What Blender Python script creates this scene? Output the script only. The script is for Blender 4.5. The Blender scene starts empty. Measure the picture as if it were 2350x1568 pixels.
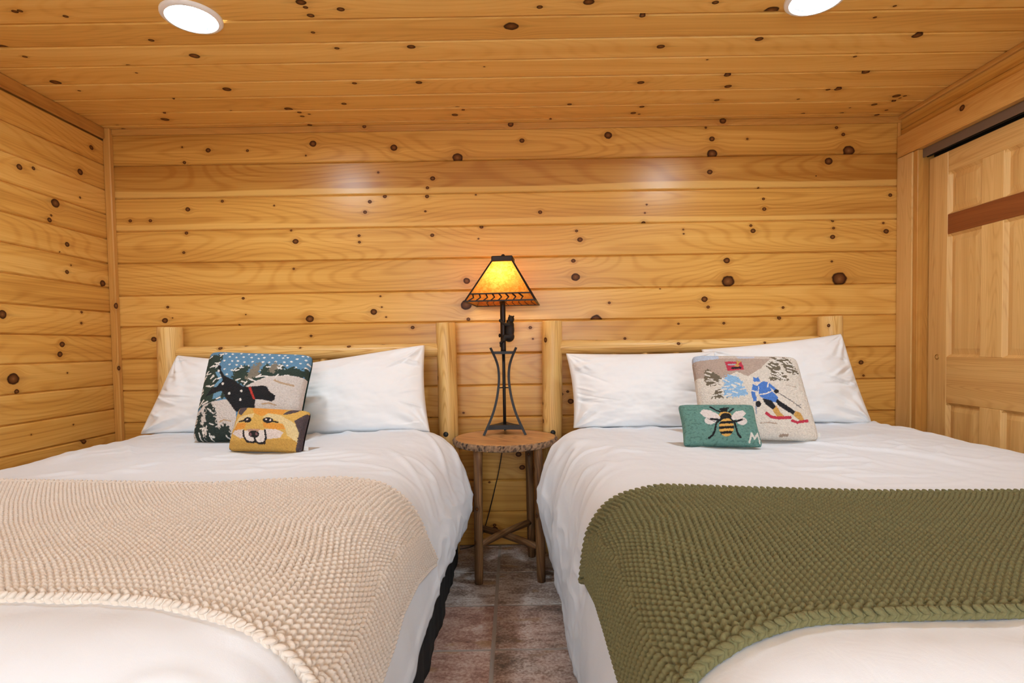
import bpy, bmesh, math, random
import numpy as np
from mathutils import Vector, Matrix

random.seed(7)
RNG = np.random.default_rng(11)
scene = bpy.context.scene
COL = scene.collection

# ------------------------------------------------------------------ camera
cam_d = bpy.data.cameras.new('camera')
cam_d.sensor_fit = 'HORIZONTAL'
cam_d.sensor_width = 36.0
cam_d.lens = 36.0 * 1268.0 / 2350.0
cam_d.shift_x = -(1178.7 - 1175.0) / 2350.0
cam_d.shift_y = (840.3 - 784.0) / 2350.0
cam_d.clip_start = 0.02
cam = bpy.data.objects.new('camera', cam_d)
COL.objects.link(cam)
cam.matrix_world = (Matrix.Translation((0.0, -3.0, 1.09))
                    @ Matrix.Rotation(math.radians(90 - 2.0), 4, 'X')
                    @ Matrix.Rotation(math.radians(-0.95), 4, 'Z'))
scene.camera = cam

# ------------------------------------------------------------------ world, exposure, light levels
world = bpy.data.worlds.new('daylight')
scene.world = world
world.use_nodes = True
bg = world.node_tree.nodes['Background']
bg.inputs[0].default_value = (0.80, 0.92, 1.0, 1)
bg.inputs[1].default_value = 6.0  # sky level set as fill, entering by the added window
vs = scene.view_settings
vs.view_transform = 'Standard'
vs.look = 'None'
vs.gamma = 1.0
vs.use_curve_mapping = False
vs.exposure = 0.66
CAN_STRENGTH = 160.0
CAN_COLOR = (0.755, 0.905, 1.0)
BULB_STRENGTH = 27.0
BULB_COLOR = (1.0, 0.80, 0.52)
try:
    scene.cycles.max_bounces = 5
    scene.cycles.diffuse_bounces = 4
    scene.cycles.sample_clamp_indirect = 6.0
    scene.cycles.caustics_reflective = False
    scene.cycles.caustics_refractive = False
except Exception:
    pass

# room numbers (metres): back wall y = 0, camera looks along +y
XL, XR, ZC, YF = -2.16, 2.09, 2.285, -4.90

# ------------------------------------------------------------------ helpers
def tag(o, label=None, cat=None, group=None, kind=None):
    if label: o['label'] = label
    if cat: o['category'] = cat
    if group: o['group'] = group
    if kind: o['kind'] = kind
    return o

def empty(name, loc=(0, 0, 0)):
    o = bpy.data.objects.new(name, None)
    o.empty_display_size = 0.1
    o.location = loc
    COL.objects.link(o)
    return o

def link(name, me, mat=None, parent=None):
    o = bpy.data.objects.new(name, me)
    if mat is not None and len(me.materials) == 0:
        me.materials.append(mat)
    COL.objects.link(o)
    if parent is not None:
        o.parent = parent
        if parent.parent is None:      # parts are modelled in room coordinates
            o.matrix_parent_inverse = Matrix.Translation(parent.location).inverted()
    return o

def bake(o, m):
    o.data.transform(m)
    return o

def attr_vec(me, name, arr):
    a = me.attributes.new(name, 'FLOAT_VECTOR', 'POINT')
    a.data.foreach_set('vector', np.ascontiguousarray(arr, dtype=np.float32).ravel())

def quads_mesh(name, V, Fq, smooth=False, bp=None, tone=None, knots=()):
    """V (n,3), Fq (m,4) int: fast mesh; bp = board coordinates, tone, up to six knots (u, v, r)"""
    V = np.asarray(V, dtype=np.float32)
    Fq = np.asarray(Fq, dtype=np.int32)
    me = bpy.data.meshes.new(name)
    me.vertices.add(len(V)); me.vertices.foreach_set('co', V.ravel())
    me.loops.add(Fq.size); me.loops.foreach_set('vertex_index', Fq.ravel())
    me.polygons.add(len(Fq))
    me.polygons.foreach_set('loop_start', np.arange(0, Fq.size, 4, dtype=np.int32))
    me.update(calc_edges=True)
    me.polygons.foreach_set('use_smooth', np.full(len(Fq), bool(smooth)))
    if bp is not None:
        attr_vec(me, 'bp', bp)
        attr_vec(me, 'tone', np.tile(np.array(tone if tone is not None else (1, .3, 0), dtype=np.float32), (len(V), 1)))
        for i in range(6):
            k = knots[i] if i < len(knots) else (-60.0, 0.0, 0.001)
            if isinstance(k, np.ndarray) and k.ndim == 2:
                attr_vec(me, 'k%d' % i, k)
            else:
                attr_vec(me, 'k%d' % i, np.tile(np.array(k, dtype=np.float32), (len(V), 1)))
    return me

def grid_faces(nu, nv, wrap_u=False, wrap_v=False):
    iu = np.arange(nu if wrap_u else nu - 1)
    iv = np.arange(nv if wrap_v else nv - 1)
    A, B = np.meshgrid(iu, iv, indexing='ij')
    A2, B2 = (A + 1) % nu, (B + 1) % nv
    return np.stack([A * nv + B, A2 * nv + B, A2 * nv + B2, A * nv + B2], -1).reshape(-1, 4)

SEEDN = [0]
def nseed():
    SEEDN[0] += 1
    return (SEEDN[0] * 0.6180339) % 1.0 * 37.0 + SEEDN[0] * 0.31

def box(name, lo, hi, mat, parent=None, axis=0, bev=0.002, tone=None, knots=()):
    """bevelled box between two corners; axis = direction of the grain"""
    lo = np.array(lo, float); hi = np.array(hi, float)
    bm = bmesh.new()
    bmesh.ops.create_cube(bm, size=1.0)
    c, s = (lo + hi) / 2, (hi - lo)
    for v in bm.verts:
        v.co = Vector(c + np.array(v.co) * s)
    if bev > 0:
        bmesh.ops.bevel(bm, geom=bm.edges[:], offset=min(bev, min(s) * .3), segments=1, affect='EDGES')
    me = bpy.data.meshes.new(name)
    bm.to_mesh(me); bm.free()
    co = np.empty(len(me.vertices) * 3, dtype=np.float32); me.vertices.foreach_get('co', co); co = co.reshape(-1, 3)
    u = co[:, axis] - lo[axis]
    oth = [i for i in range(3) if i != axis]
    w = (co[:, oth[0]] - c[oth[0]]) + (co[:, oth[1]] - c[oth[1]])
    sd = nseed()
    attr_vec(me, 'bp', np.stack([u, w, np.full(len(u), sd)], -1))
    attr_vec(me, 'tone', np.tile(np.array(tone or (1, .3, 0), dtype=np.float32), (len(u), 1)))
    for i in range(6):
        k = knots[i] if i < len(knots) else (-60.0, 0.0, 0.001)
        attr_vec(me, 'k%d' % i, np.tile(np.array(k, dtype=np.float32), (len(u), 1)))
    return link(name, me, mat, parent)

def tube(name, pts, rad, mat, parent=None, ns=12, cap=True, wob=0.0, tone=None, knots=(), smooth=True, square=False):
    """swept tube along points with a radius per point; carries board coordinates"""
    P = np.array(pts, float)
    n = len(P)
    R = np.broadcast_to(np.array(rad, float), (n,)).copy()
    T = np.gradient(P, axis=0)
    T /= np.linalg.norm(T, axis=1)[:, None] + 1e-12
    ref = np.array([0, 1.0, 0]) if abs(T[0][1]) < .8 else np.array([1.0, 0, 0])
    V = []; BP = []
    L = np.concatenate([[0], np.cumsum(np.linalg.norm(np.diff(P, axis=0), axis=1))])
    N1 = np.cross(T[0], ref); N1 /= np.linalg.norm(N1)
    sd = nseed()
    ph = RNG.uniform(0, 6.28, 4)
    rings = []
    for i in range(n):
        N1 = N1 - T[i] * np.dot(N1, T[i]); N1 /= np.linalg.norm(N1)
        N2 = np.cross(T[i], N1)
        ang = np.arange(ns) * 2 * np.pi / ns + (np.pi / 4 if square else 0)
        r = R[i] * (1 + wob * (np.sin(2 * ang + ph[0] + L[i] * 5) + .7 * np.sin(3 * ang + ph[1] - L[i] * 9) + .5 * np.sin(L[i] * 23 + ph[2])))
        rings.append(P[i] + np.cos(ang)[:, None] * N1 * r[:, None] + np.sin(ang)[:, None] * N2 * r[:, None])
        a2 = (ang + np.pi) % (2 * np.pi) - np.pi
        BP.append(np.stack([np.full(ns, L[i]), a2 * R[i], np.full(ns, sd)], -1))
    V = np.concatenate(rings); BP = np.concatenate(BP)
    F = grid_faces(n, ns, wrap_v=True)
    if cap:
        for i, e in ((0, 0), (n - 1, 1)):
            # inner ring and centre for a flat end
            base = len(V)
            ctr = P[i]
            V = np.concatenate([V, ctr + (rings[i] - ctr) * 0.02])
            BP = np.concatenate([BP, np.stack([np.full(ns, L[i]), np.linspace(-.01, .01, ns), np.full(ns, sd)], -1)])
            j = np.arange(ns); j2 = (j + 1) % ns
            o0 = i * ns
            q = np.stack([o0 + j, base + j, base + j2, o0 + j2], -1)
            F = np.concatenate([F, q if e else q[:, ::-1]])
    me = quads_mesh(name, V, F, smooth=smooth, bp=BP, tone=tone, knots=knots)
    if smooth and cap:
        sm = np.ones(len(F), dtype=bool); sm[-2 * ns:] = False
        me.polygons.foreach_set('use_smooth', sm)
    return link(name, me, mat, parent)

def lathe(name, prof, center, mat, parent=None, ns=40, wrap=False):
    """profile [(r, z)] around the vertical axis"""
    prof = np.array(prof, float)
    ang = np.arange(ns) * 2 * np.pi / ns
    V = np.stack([prof[:, 0][:, None] * np.cos(ang), prof[:, 0][:, None] * np.sin(ang),
                  np.repeat(prof[:, 1][:, None], ns, 1)], -1).reshape(-1, 3) + np.array(center)
    me = quads_mesh(name, V, grid_faces(len(prof), ns, wrap_u=wrap, wrap_v=True), smooth=True)
    return link(name, me, mat, parent)

# ---- vectorised gradient noise
_perm = RNG.permutation(256)
_perm = np.concatenate([_perm, _perm, _perm])
_gr = RNG.uniform(0, 2 * np.pi, 256)
_gx, _gy = np.cos(_gr), np.sin(_gr)
def perlin(x, y):
    x = np.asarray(x, float); y = np.asarray(y, float)
    xi = np.floor(x).astype(int); yi = np.floor(y).astype(int)
    xf, yf = x - xi, y - yi
    u = xf * xf * xf * (xf * (xf * 6 - 15) + 10); v = yf * yf * yf * (yf * (yf * 6 - 15) + 10)
    def g(ix, iy, fx, fy):
        h = _perm[(_perm[ix & 255] + iy) & 255]
        return _gx[h] * fx + _gy[h] * fy
    a = g(xi, yi, xf, yf); b = g(xi + 1, yi, xf - 1, yf)
    c = g(xi, yi + 1, xf, yf - 1); d = g(xi + 1, yi + 1, xf - 1, yf - 1)
    return (a + u * (b - a)) * (1 - v) + (c + u * (d - c)) * v
def fbm(x, y, o=3):
    s = 0; a = 1.0
    for i in range(o):
        s = s + a * perlin(x * 2 ** i + 17.3 * i, y * 2 ** i + 9.1 * i); a *= .5
    return s
def sstep(a, b, x):
    t = np.clip((x - a) / (b - a), 0, 1)
    return t * t * (3 - 2 * t)

def srgb(r, g, b):
    f = lambda c: (c / 255 / 12.92) if c / 255 <= .04045 else ((c / 255 + .055) / 1.055) ** 2.4
    return (f(r), f(g), f(b))
def s4(r, g, b): return srgb(r, g, b) + (1.0,)
# ------------------------------------------------------------------ materials
class NT:
    def __init__(self, name):
        self.m = bpy.data.materials.new(name)
        self.m.use_nodes = True
        self.t = self.m.node_tree
        self.t.nodes.clear()
        self.out = self.t.nodes.new('ShaderNodeOutputMaterial')
    def n(self, typ, **kw):
        nd = self.t.nodes.new(typ)
        for k, v in kw.items():
            setattr(nd, k, v)
        return nd
    def set(self, sock, v):
        if isinstance(v, bpy.types.NodeSocket):
            self.t.links.new(v, sock)
        else:
            sock.default_value = v
    def math(self, op, a, b=0.0, c=None, clamp=False):
        nd = self.n('ShaderNodeMath', operation=op, use_clamp=clamp)
        self.set(nd.inputs[0], a); self.set(nd.inputs[1], b)
        if c is not None: self.set(nd.inputs[2], c)
        return nd.outputs[0]
    def vmath(self, op, a, b=(0, 0, 0)):
        nd = self.n('ShaderNodeVectorMath', operation=op)
        self.set(nd.inputs[0], a); self.set(nd.inputs[1], b)
        return nd.outputs['Value'] if op in ('LENGTH', 'DOT_PRODUCT', 'DISTANCE') else nd.outputs[0]
    def sep(self, v):
        nd = self.n('ShaderNodeSeparateXYZ'); self.set(nd.inputs[0], v)
        return nd.outputs
    def comb(self, x, y, z):
        nd = self.n('ShaderNodeCombineXYZ')
        for i, a in enumerate((x, y, z)): self.set(nd.inputs[i], a)
        return nd.outputs[0]
    def mapr(self, v, a, b, c=0.0, d=1.0, smooth=True):
        nd = self.n('ShaderNodeMapRange', interpolation_type='SMOOTHSTEP' if smooth else 'LINEAR')
        for i, x in enumerate((v, a, b, c, d)): self.set(nd.inputs[i], x)
        return nd.outputs[0]
    def noise(self, vec, scale=1.0, detail=2.0, rough=.5, dist=0.0):
        nd = self.n('ShaderNodeTexNoise')
        self.set(nd.inputs['Vector'], vec)
        nd.inputs['Scale'].default_value = scale; nd.inputs['Detail'].default_value = detail
        nd.inputs['Roughness'].default_value = rough; nd.inputs['Distortion'].default_value = dist
        return nd.outputs[0]
    def mix(self, f, a, b, mode='MIX'):
        nd = self.n('ShaderNodeMix', data_type='RGBA', blend_type=mode)
        self.set(nd.inputs[0], f); self.set(nd.inputs[6], a); self.set(nd.inputs[7], b)
        return nd.outputs[2]
    def ramp(self, f, stops):
        nd = self.n('ShaderNodeValToRGB')
        e = nd.color_ramp.elements
        while len(e) < len(stops): e.new(.5)
        for el, (p, c) in zip(e, stops):
            el.position = p; el.color = tuple(c) + ((1,) if len(c) == 3 else ())
        self.set(nd.inputs[0], f)
        return nd.outputs[0]
    def attr(self, name, kind='GEOMETRY'):
        return self.n('ShaderNodeAttribute', attribute_name=name, attribute_type=kind)
    def bump(self, h, strength=.2, dist=.01):
        nd = self.n('ShaderNodeBump')
        nd.inputs['Strength'].default_value = strength; nd.inputs['Distance'].default_value = dist
        self.set(nd.inputs['Height'], h)
        return nd.outputs[0]
    def bsdf(self, color=None, rough=.5, normal=None, **kw):
        p = self.n('ShaderNodeBsdfPrincipled')
        if color is not None: self.set(p.inputs['Base Color'], color if not isinstance(color, tuple) else (color + (1,))[:4])
        self.set(p.inputs['Roughness'], rough)
        if normal is not None: self.set(p.inputs['Normal'], normal)
        for k, v in kw.items(): self.set(p.inputs[k.replace('_', ' ')], v)
        self.t.links.new(p.outputs[0], self.out.inputs[0])
        return p

def make_wood(name, light, mid, dark, rough=.30, streak=26.0, fig=5.0, figamt=.5, halo=.35, knotcol=None, spec=.35, knots=True, tailamt=.5, bumpk=.12):
    T = NT(name)
    bp = T.attr('bp').outputs['Vector']
    tone = T.sep(T.attr('tone').outputs['Vector'])
    u, v, sd = T.sep(bp)
    pert = T.math('MULTIPLY', T.math('SUBTRACT', T.noise(T.comb(T.math('MULTIPLY', u, 34.0), T.math('MULTIPLY', v, 45.0), sd), 1.0, 2.0), .5), .42)
    disp = None; D = None; TL = None
    if knots:
        for i in range(6):
            k = T.attr('k%d' % i).outputs['Vector']
            ks = T.sep(k)
            dx = T.math('SUBTRACT', u, ks[0]); dy = T.math('SUBTRACT', v, ks[1])
            dxs = T.math('MULTIPLY', dx, .86)
            d = T.math('DIVIDE', T.math('SQRT', T.math('ADD', T.math('MULTIPLY', dxs, dxs), T.math('MULTIPLY', dy, dy))), ks[2])
            win = T.mapr(d, 1.2, 6.5, 1.0, 0.0)
            e = T.math('DIVIDE', 3.4, T.math('MAXIMUM', T.math('MULTIPLY', d, d), 3.4))
            dd = T.math('MULTIPLY', T.math('MULTIPLY', dy, e), win)
            # dark streak trailing along the grain beside the knot
            ty = T.math('DIVIDE', T.math('ABSOLUTE', dy), T.math('MULTIPLY', ks[2], .55))
            tx = T.math('DIVIDE', T.math('ABSOLUTE', dx), T.math('MULTIPLY', ks[2], 6.4))
            tl = T.math('MULTIPLY', T.math('SUBTRACT', 1.0, ty, clamp=True), T.math('SUBTRACT', 1.0, tx, clamp=True))
            disp = dd if disp is None else T.math('ADD', disp, dd)
            D = d if D is None else T.math('MINIMUM', D, d)
            TL = tl if TL is None else T.math('MAXIMUM', TL, tl)
        g = T.math('SUBTRACT', v, disp)
    else:
        g = v
    warp = T.noise(T.comb(T.math('MULTIPLY', u, 1.1), T.math('MULTIPLY', g, 3.0), sd), 1.0, 1.0)
    g2 = T.math('ADD', g, T.math('MULTIPLY', T.math('SUBTRACT', warp, .5), .05))
    fine = T.noise(T.comb(T.math('MULTIPLY', u, 1.6), T.math('MULTIPLY', g2, streak * 6), sd), 1.0, 2.0, .6)
    broad = T.noise(T.comb(T.math('MULTIPLY', u, .55), T.math('MULTIPLY', g2, streak * .6), sd), 1.0, 1.0)
    fld = T.noise(T.comb(T.math('MULTIPLY', u, .9), T.math('MULTIPLY', g2, fig), T.math('ADD', sd, 5.0)), 1.0, 0.0)
    con = T.math('PINGPONG', T.math('MULTIPLY', fld, 19.0), .5)          # contour lines: cathedral figure
    con = T.mapr(con, .22, .5, 0.0, 1.0)
    f = T.math('ADD', T.math('MULTIPLY', T.math('SUBTRACT', broad, .5), .95), T.math('MULTIPLY', T.math('SUBTRACT', fine, .5), .7))
    f = T.math('ADD', f, T.math('MULTIPLY', T.math('MULTIPLY', con, figamt), .55))
    f = T.math('ADD', f, tone[1])
    col = T.ramp(T.math('ADD', f, .12, clamp=True), [(0.0, light), (.42, mid), (1.0, dark)])
    # pale sapwood edge
    edge = T.math('ADD', v, T.math('MULTIPLY', T.math('SUBTRACT', T.noise(T.comb(T.math('MULTIPLY', u, 1.3), 0.0, sd), 1.0, 0.0), .5), .05))
    sap = T.math('MULTIPLY', T.mapr(edge, -.052, -.058, 0.0, 1.0), tone[2])
    col = T.mix(T.math('MULTIPLY', sap, .75), col, light + (1,))
    if knots:
        Dp = T.math('ADD', D, pert)
        kc = knotcol or [(0.0, srgb(140, 90, 50)), (.30, srgb(116, 72, 38)), (.60, srgb(96, 56, 28)), (.82, srgb(56, 30, 16)), (1.0, srgb(70, 38, 20))]
        kcol = T.ramp(T.math('DIVIDE', Dp, 1.15), kc)
        hal = T.math('MULTIPLY', T.mapr(Dp, 1.0, 3.2, 1.0, 0.0), halo)
        col = T.mix(hal, col, dark + (1,))
        tail = T.math('MULTIPLY', TL, tailamt)
        col = T.mix(tail, col, tuple(c * .55 for c in dark) + (1,))
        km = T.mapr(Dp, .98, 1.22, 1.0, 0.0)
        col = T.mix(km, col, kcol)
    sp = T.math('MULTIPLY', T.math('SUBTRACT', 1.0, T.math('MULTIPLY', km, .8)), spec) if knots else spec
    br = T.n('ShaderNodeVectorMath', operation='SCALE')
    T.set(br.inputs[0], col); T.set(br.inputs['Scale'], tone[0])
    h = T.noise(T.vmath('MULTIPLY', bp, (5.0, 16.0, 1.0)), 1.0, 1.0)
    T.bsdf(br.outputs[0], rough, T.bump(h, bumpk, .006), Specular_IOR_Level=sp)
    return T.m

M = {}
M['plank'] = make_wood('pine_plank', srgb(234, 184, 102), srgb(217, 160, 77), srgb(176, 114, 44), rough=.30, figamt=.36)
M['ceil'] = make_wood('pine_ceiling_lightened', srgb(242, 197, 116), srgb(230, 177, 93), srgb(194, 132, 56), rough=.34, figamt=.28)  # same pine as the walls, colour lightened to offset the dimmer light up there
M['trim'] = make_wood('pine_trim', srgb(224, 172, 98), srgb(206, 148, 74), srgb(170, 110, 48), rough=.36, figamt=.2)
M['log'] = make_wood('peeled_log', srgb(240, 202, 136), srgb(228, 184, 112), srgb(194, 140, 72), rough=.38, figamt=.8, fig=14.0, halo=.45)
M['door'] = make_wood('fir_door', srgb(232, 188, 122), srgb(220, 172, 104), srgb(192, 134, 72), rough=.42, streak=34, fig=16, figamt=.42, knots=False)
M['doordark'] = make_wood('mahogany_rail', srgb(160, 92, 46), srgb(142, 78, 38), srgb(112, 58, 28), rough=.42, streak=50, figamt=.2, knots=False)
M['leg'] = make_wood('rustic_brown_log', srgb(146, 106, 66), srgb(106, 72, 43), srgb(56, 38, 25), rough=.55, streak=20, fig=9, figamt=.5, halo=.6, bumpk=.5)
M['tabletop'] = make_wood('acacia_top', srgb(226, 178, 122), srgb(208, 154, 98), srgb(160, 108, 64), rough=.35, streak=22, figamt=.6, knots=False)

def fabric_white(name, base, rough=.9, wscale=900.0, bs=.15):
    T = NT(name)
    tc = T.n('ShaderNodeTexCoord').outputs['Object']
    n1 = T.noise(tc, wscale, 1.0)
    n2 = T.noise(tc, 14.0, 3.0, .55, .6)
    h = T.math('ADD', T.math('MULTIPLY', n1, .08), n2)
    T.bsdf(base, rough, T.bump(h, bs, .012))
    return T.m
M['duvet'] = fabric_white('white_cotton', srgb(231, 235, 242))
M['pillow'] = fabric_white('white_percale', srgb(240, 239, 240), bs=.10)

def knit_mat(name, light, dark):
    T = NT(name)
    a = T.attr('kn')
    h, s, t = T.sep(a.outputs['Vector'])
    col = T.mix(T.math('MULTIPLY', T.noise(T.comb(T.math('MULTIPLY', s, 300.0), T.math('MULTIPLY', t, 300.0), 0.0), 1.0, 2.0), 1.0, clamp=True), light, dark)
    fib = T.noise(T.comb(T.math('MULTIPLY', T.math('ADD', s, T.math('MULTIPLY', t, .6)), 1300.0), T.math('MULTIPLY', T.math('SUBTRACT', t, T.math('MULTIPLY', s, .6)), 350.0), 0.0), 1.0, 2.0)
    T.bsdf(col, .95, T.bump(fib, .45, .0012))
    return T.m
M['knit_beige'] = knit_mat('beige_knit', s4(236, 225, 214), s4(220, 207, 195))
M['knit_green'] = knit_mat('olive_knit', s4(128, 123, 84), s4(103, 98, 64))

def simple(name, c, rough=.5, metal=0.0, bump=0.0, scale=200.0, **kw):
    T = NT(name)
    nrm = None
    if bump:
        nrm = T.bump(T.noise(T.n('ShaderNodeTexCoord').outputs['Object'], scale, 3.0), bump, .002)
    T.bsdf(tuple(c) + (1,), rough, nrm, Metallic=metal, **kw)
    return T.m
M['black_cloth'] = simple('black_cloth', (.003, .003, .0035), 1.0, bump=.3, scale=400)
M['iron'] = simple('blackened_iron', srgb(38, 34, 34), .5, .35, bump=.4, scale=260)
M['bronze'] = simple('dark_bronze', srgb(40, 26, 18), .45, .5, bump=.3, scale=160)
M['track'] = simple('bronze_track', srgb(118, 98, 82), .4, .15)
M['blackplastic'] = simple('black_plastic', srgb(22, 20, 20), .45)
M['whitemetal'] = simple('white_enamel', srgb(246, 243, 241), .4)
M['chrome'] = simple('reflector', srgb(210, 220, 225), .25, .7)
M['brass'] = simple('brass', srgb(190, 150, 80), .3, .9)
M['mattress'] = simple('mattress_ticking', srgb(225, 222, 218), .9)
M['grout'] = simple('grey_grout', srgb(172, 163, 156), .9, bump=.4, scale=300)
M['tagcloth'] = simple('tag_cloth', srgb(228, 226, 224), .9)
M['ink'] = simple('tag_ink', srgb(60, 60, 64), .8)
M['dark'] = simple('closet_dark', srgb(30, 24, 20), .9)

def emit(name, c, s):
    T = NT(name)
    e = T.n('ShaderNodeEmission'); e.inputs[0].default_value = tuple(c) + (1,); e.inputs[1].default_value = s
    T.t.links.new(e.outputs[0], T.out.inputs[0])
    return T.m
M['canlens'] = emit('lit_lens', CAN_COLOR, CAN_STRENGTH)
M['bulb'] = emit('lit_bulb', BULB_COLOR, BULB_STRENGTH)

def tile_mat():
    T = NT('slate_look_tile')
    geo = T.n('ShaderNodeNewGeometry').outputs['Position']
    rnd = T.n('ShaderNodeObjectInfo').outputs['Random']
    p = T.vmath('ADD', geo, T.comb(T.math('MULTIPLY', rnd, 31.0), T.math('MULTIPLY', rnd, 17.0), 0.0))
    pa = T.vmath('MULTIPLY', p, (1.0, 1.9, 1.0))
    a = T.noise(pa, 4.5, 5.0, .62, .6)
    b = T.noise(pa, 13.0, 6.0, .7, .4)
    c = T.noise(p, 90.0, 3.0, .6)
    f = T.math('ADD', T.math('MULTIPLY', a, .55), T.math('ADD', T.math('MULTIPLY', b, .45), T.math('MULTIPLY', T.math('SUBTRACT', c, .5), .42)))
    grey = T.ramp(f, [(.33, srgb(104, 92, 88)), (.44, srgb(152, 132, 120)), (.52, srgb(194, 180, 172)), (.62, srgb(220, 214, 210))])
    red = T.ramp(f, [(.33, srgb(128, 92, 84)), (.45, srgb(170, 130, 116)), (.55, srgb(202, 170, 156)), (.66, srgb(220, 206, 198))])
    col = T.mix(T.mapr(T.math('ADD', rnd, T.math('MULTIPLY', T.math('SUBTRACT', a, .5), .8)), .48, .85, 0.0, .9), grey, red)
    ochre = T.mapr(T.noise(pa, 7.0, 3.0), .60, .72, 0.0, .55)
    col = T.mix(ochre, col, s4(176, 140, 96))
    T.bsdf(col, T.mapr(b, .3, .7, .42, .7), T.bump(T.math('ADD', b, T.math('MULTIPLY', c, .5)), .35, .004))
    return T.m
M['tile'] = tile_mat()

def bark_mat():
    T = NT('rough_bark')
    tc = T.n('ShaderNodeTexCoord').outputs['Object']
    v = T.n('ShaderNodeTexVoronoi'); v.inputs['Scale'].default_value = 70.0
    T.set(v.inputs['Vector'], T.vmath('MULTIPLY', tc, (1, 1, .35)))
    f = T.math('ADD', v.outputs[0], T.math('MULTIPLY', T.noise(tc, 60.0, 4.0), .5))
    col = T.ramp(f, [(.25, srgb(46, 34, 28)), (.55, srgb(96, 74, 58)), (.85, srgb(150, 118, 90))])
    T.bsdf(col, .9, T.bump(f, .8, .004))
    return T.m
M['bark'] = bark_mat()

def mica_mat(name, c1, c2):
    T = NT(name)
    tc = T.n('ShaderNodeTexCoord').outputs['Object']
    f = T.noise(tc, 70.0, 5.0, .7, .8)
    col = T.ramp(f, [(.36, c1), (.62, c2)])
    tr = T.n('ShaderNodeBsdfTranslucent'); T.set(tr.inputs[0], col)
    gl = T.n('ShaderNodeBsdfPrincipled'); T.set(gl.inputs['Base Color'], T.mix(.75, (0, 0, 0, 1), col)); gl.inputs['Roughness'].default_value = .3
    mx = T.n('ShaderNodeMixShader'); mx.inputs[0].default_value = .25
    T.t.links.new(tr.outputs[0], mx.inputs[1]); T.t.links.new(gl.outputs[0], mx.inputs[2])
    T.t.links.new(mx.outputs[0], T.out.inputs[0])
    return T.m
M['mica'] = mica_mat('amber_mica', srgb(230, 142, 46), srgb(246, 186, 92))
M['mica_red'] = mica_mat('amber_red_mica', srgb(224, 130, 52), srgb(242, 168, 74))

def vcol_mat(name):
    T = NT(name)
    c = T.attr('art').outputs['Color']
    tc = T.n('ShaderNodeTexCoord').outputs['Object']
    n = T.n('ShaderNodeTexVoronoi'); n.inputs['Scale'].default_value = 190.0
    T.set(n.inputs['Vector'], tc)
    sh = T.noise(tc, 150.0, 2.0)
    col = T.mix(T.mapr(sh, .3, .7, 0.0, .22), c, T.mix(1.0, c, (.35, .33, .32, 1), 'MULTIPLY'))
    T.bsdf(col, .95, T.bump(T.math('SUBTRACT', 1.0, n.outputs[0]), .8, .004))
    return T.m
M['hooked'] = vcol_mat('hooked_wool')
M['velvet'] = simple('teal_velvet', srgb(96, 134, 124), .9)
M['velvet_cream'] = simple('cream_velvet', srgb(205, 192, 178), .9)
M['velvet_dark'] = simple('plum_velvet', srgb(62, 50, 52), .9)
def glass_mat():
    T = NT('fill_window_glass')
    g = T.n('ShaderNodeBsdfGlossy'); g.inputs['Roughness'].default_value = .02
    tr = T.n('ShaderNodeBsdfTransparent')
    mx = T.n('ShaderNodeMixShader'); mx.inputs[0].default_value = .06
    T.t.links.new(tr.outputs[0], mx.inputs[1]); T.t.links.new(g.outputs[0], mx.inputs[2]); T.t.links.new(mx.outputs[0], T.out.inputs[0])
    return T.m
M['glass'] = glass_mat()
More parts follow.
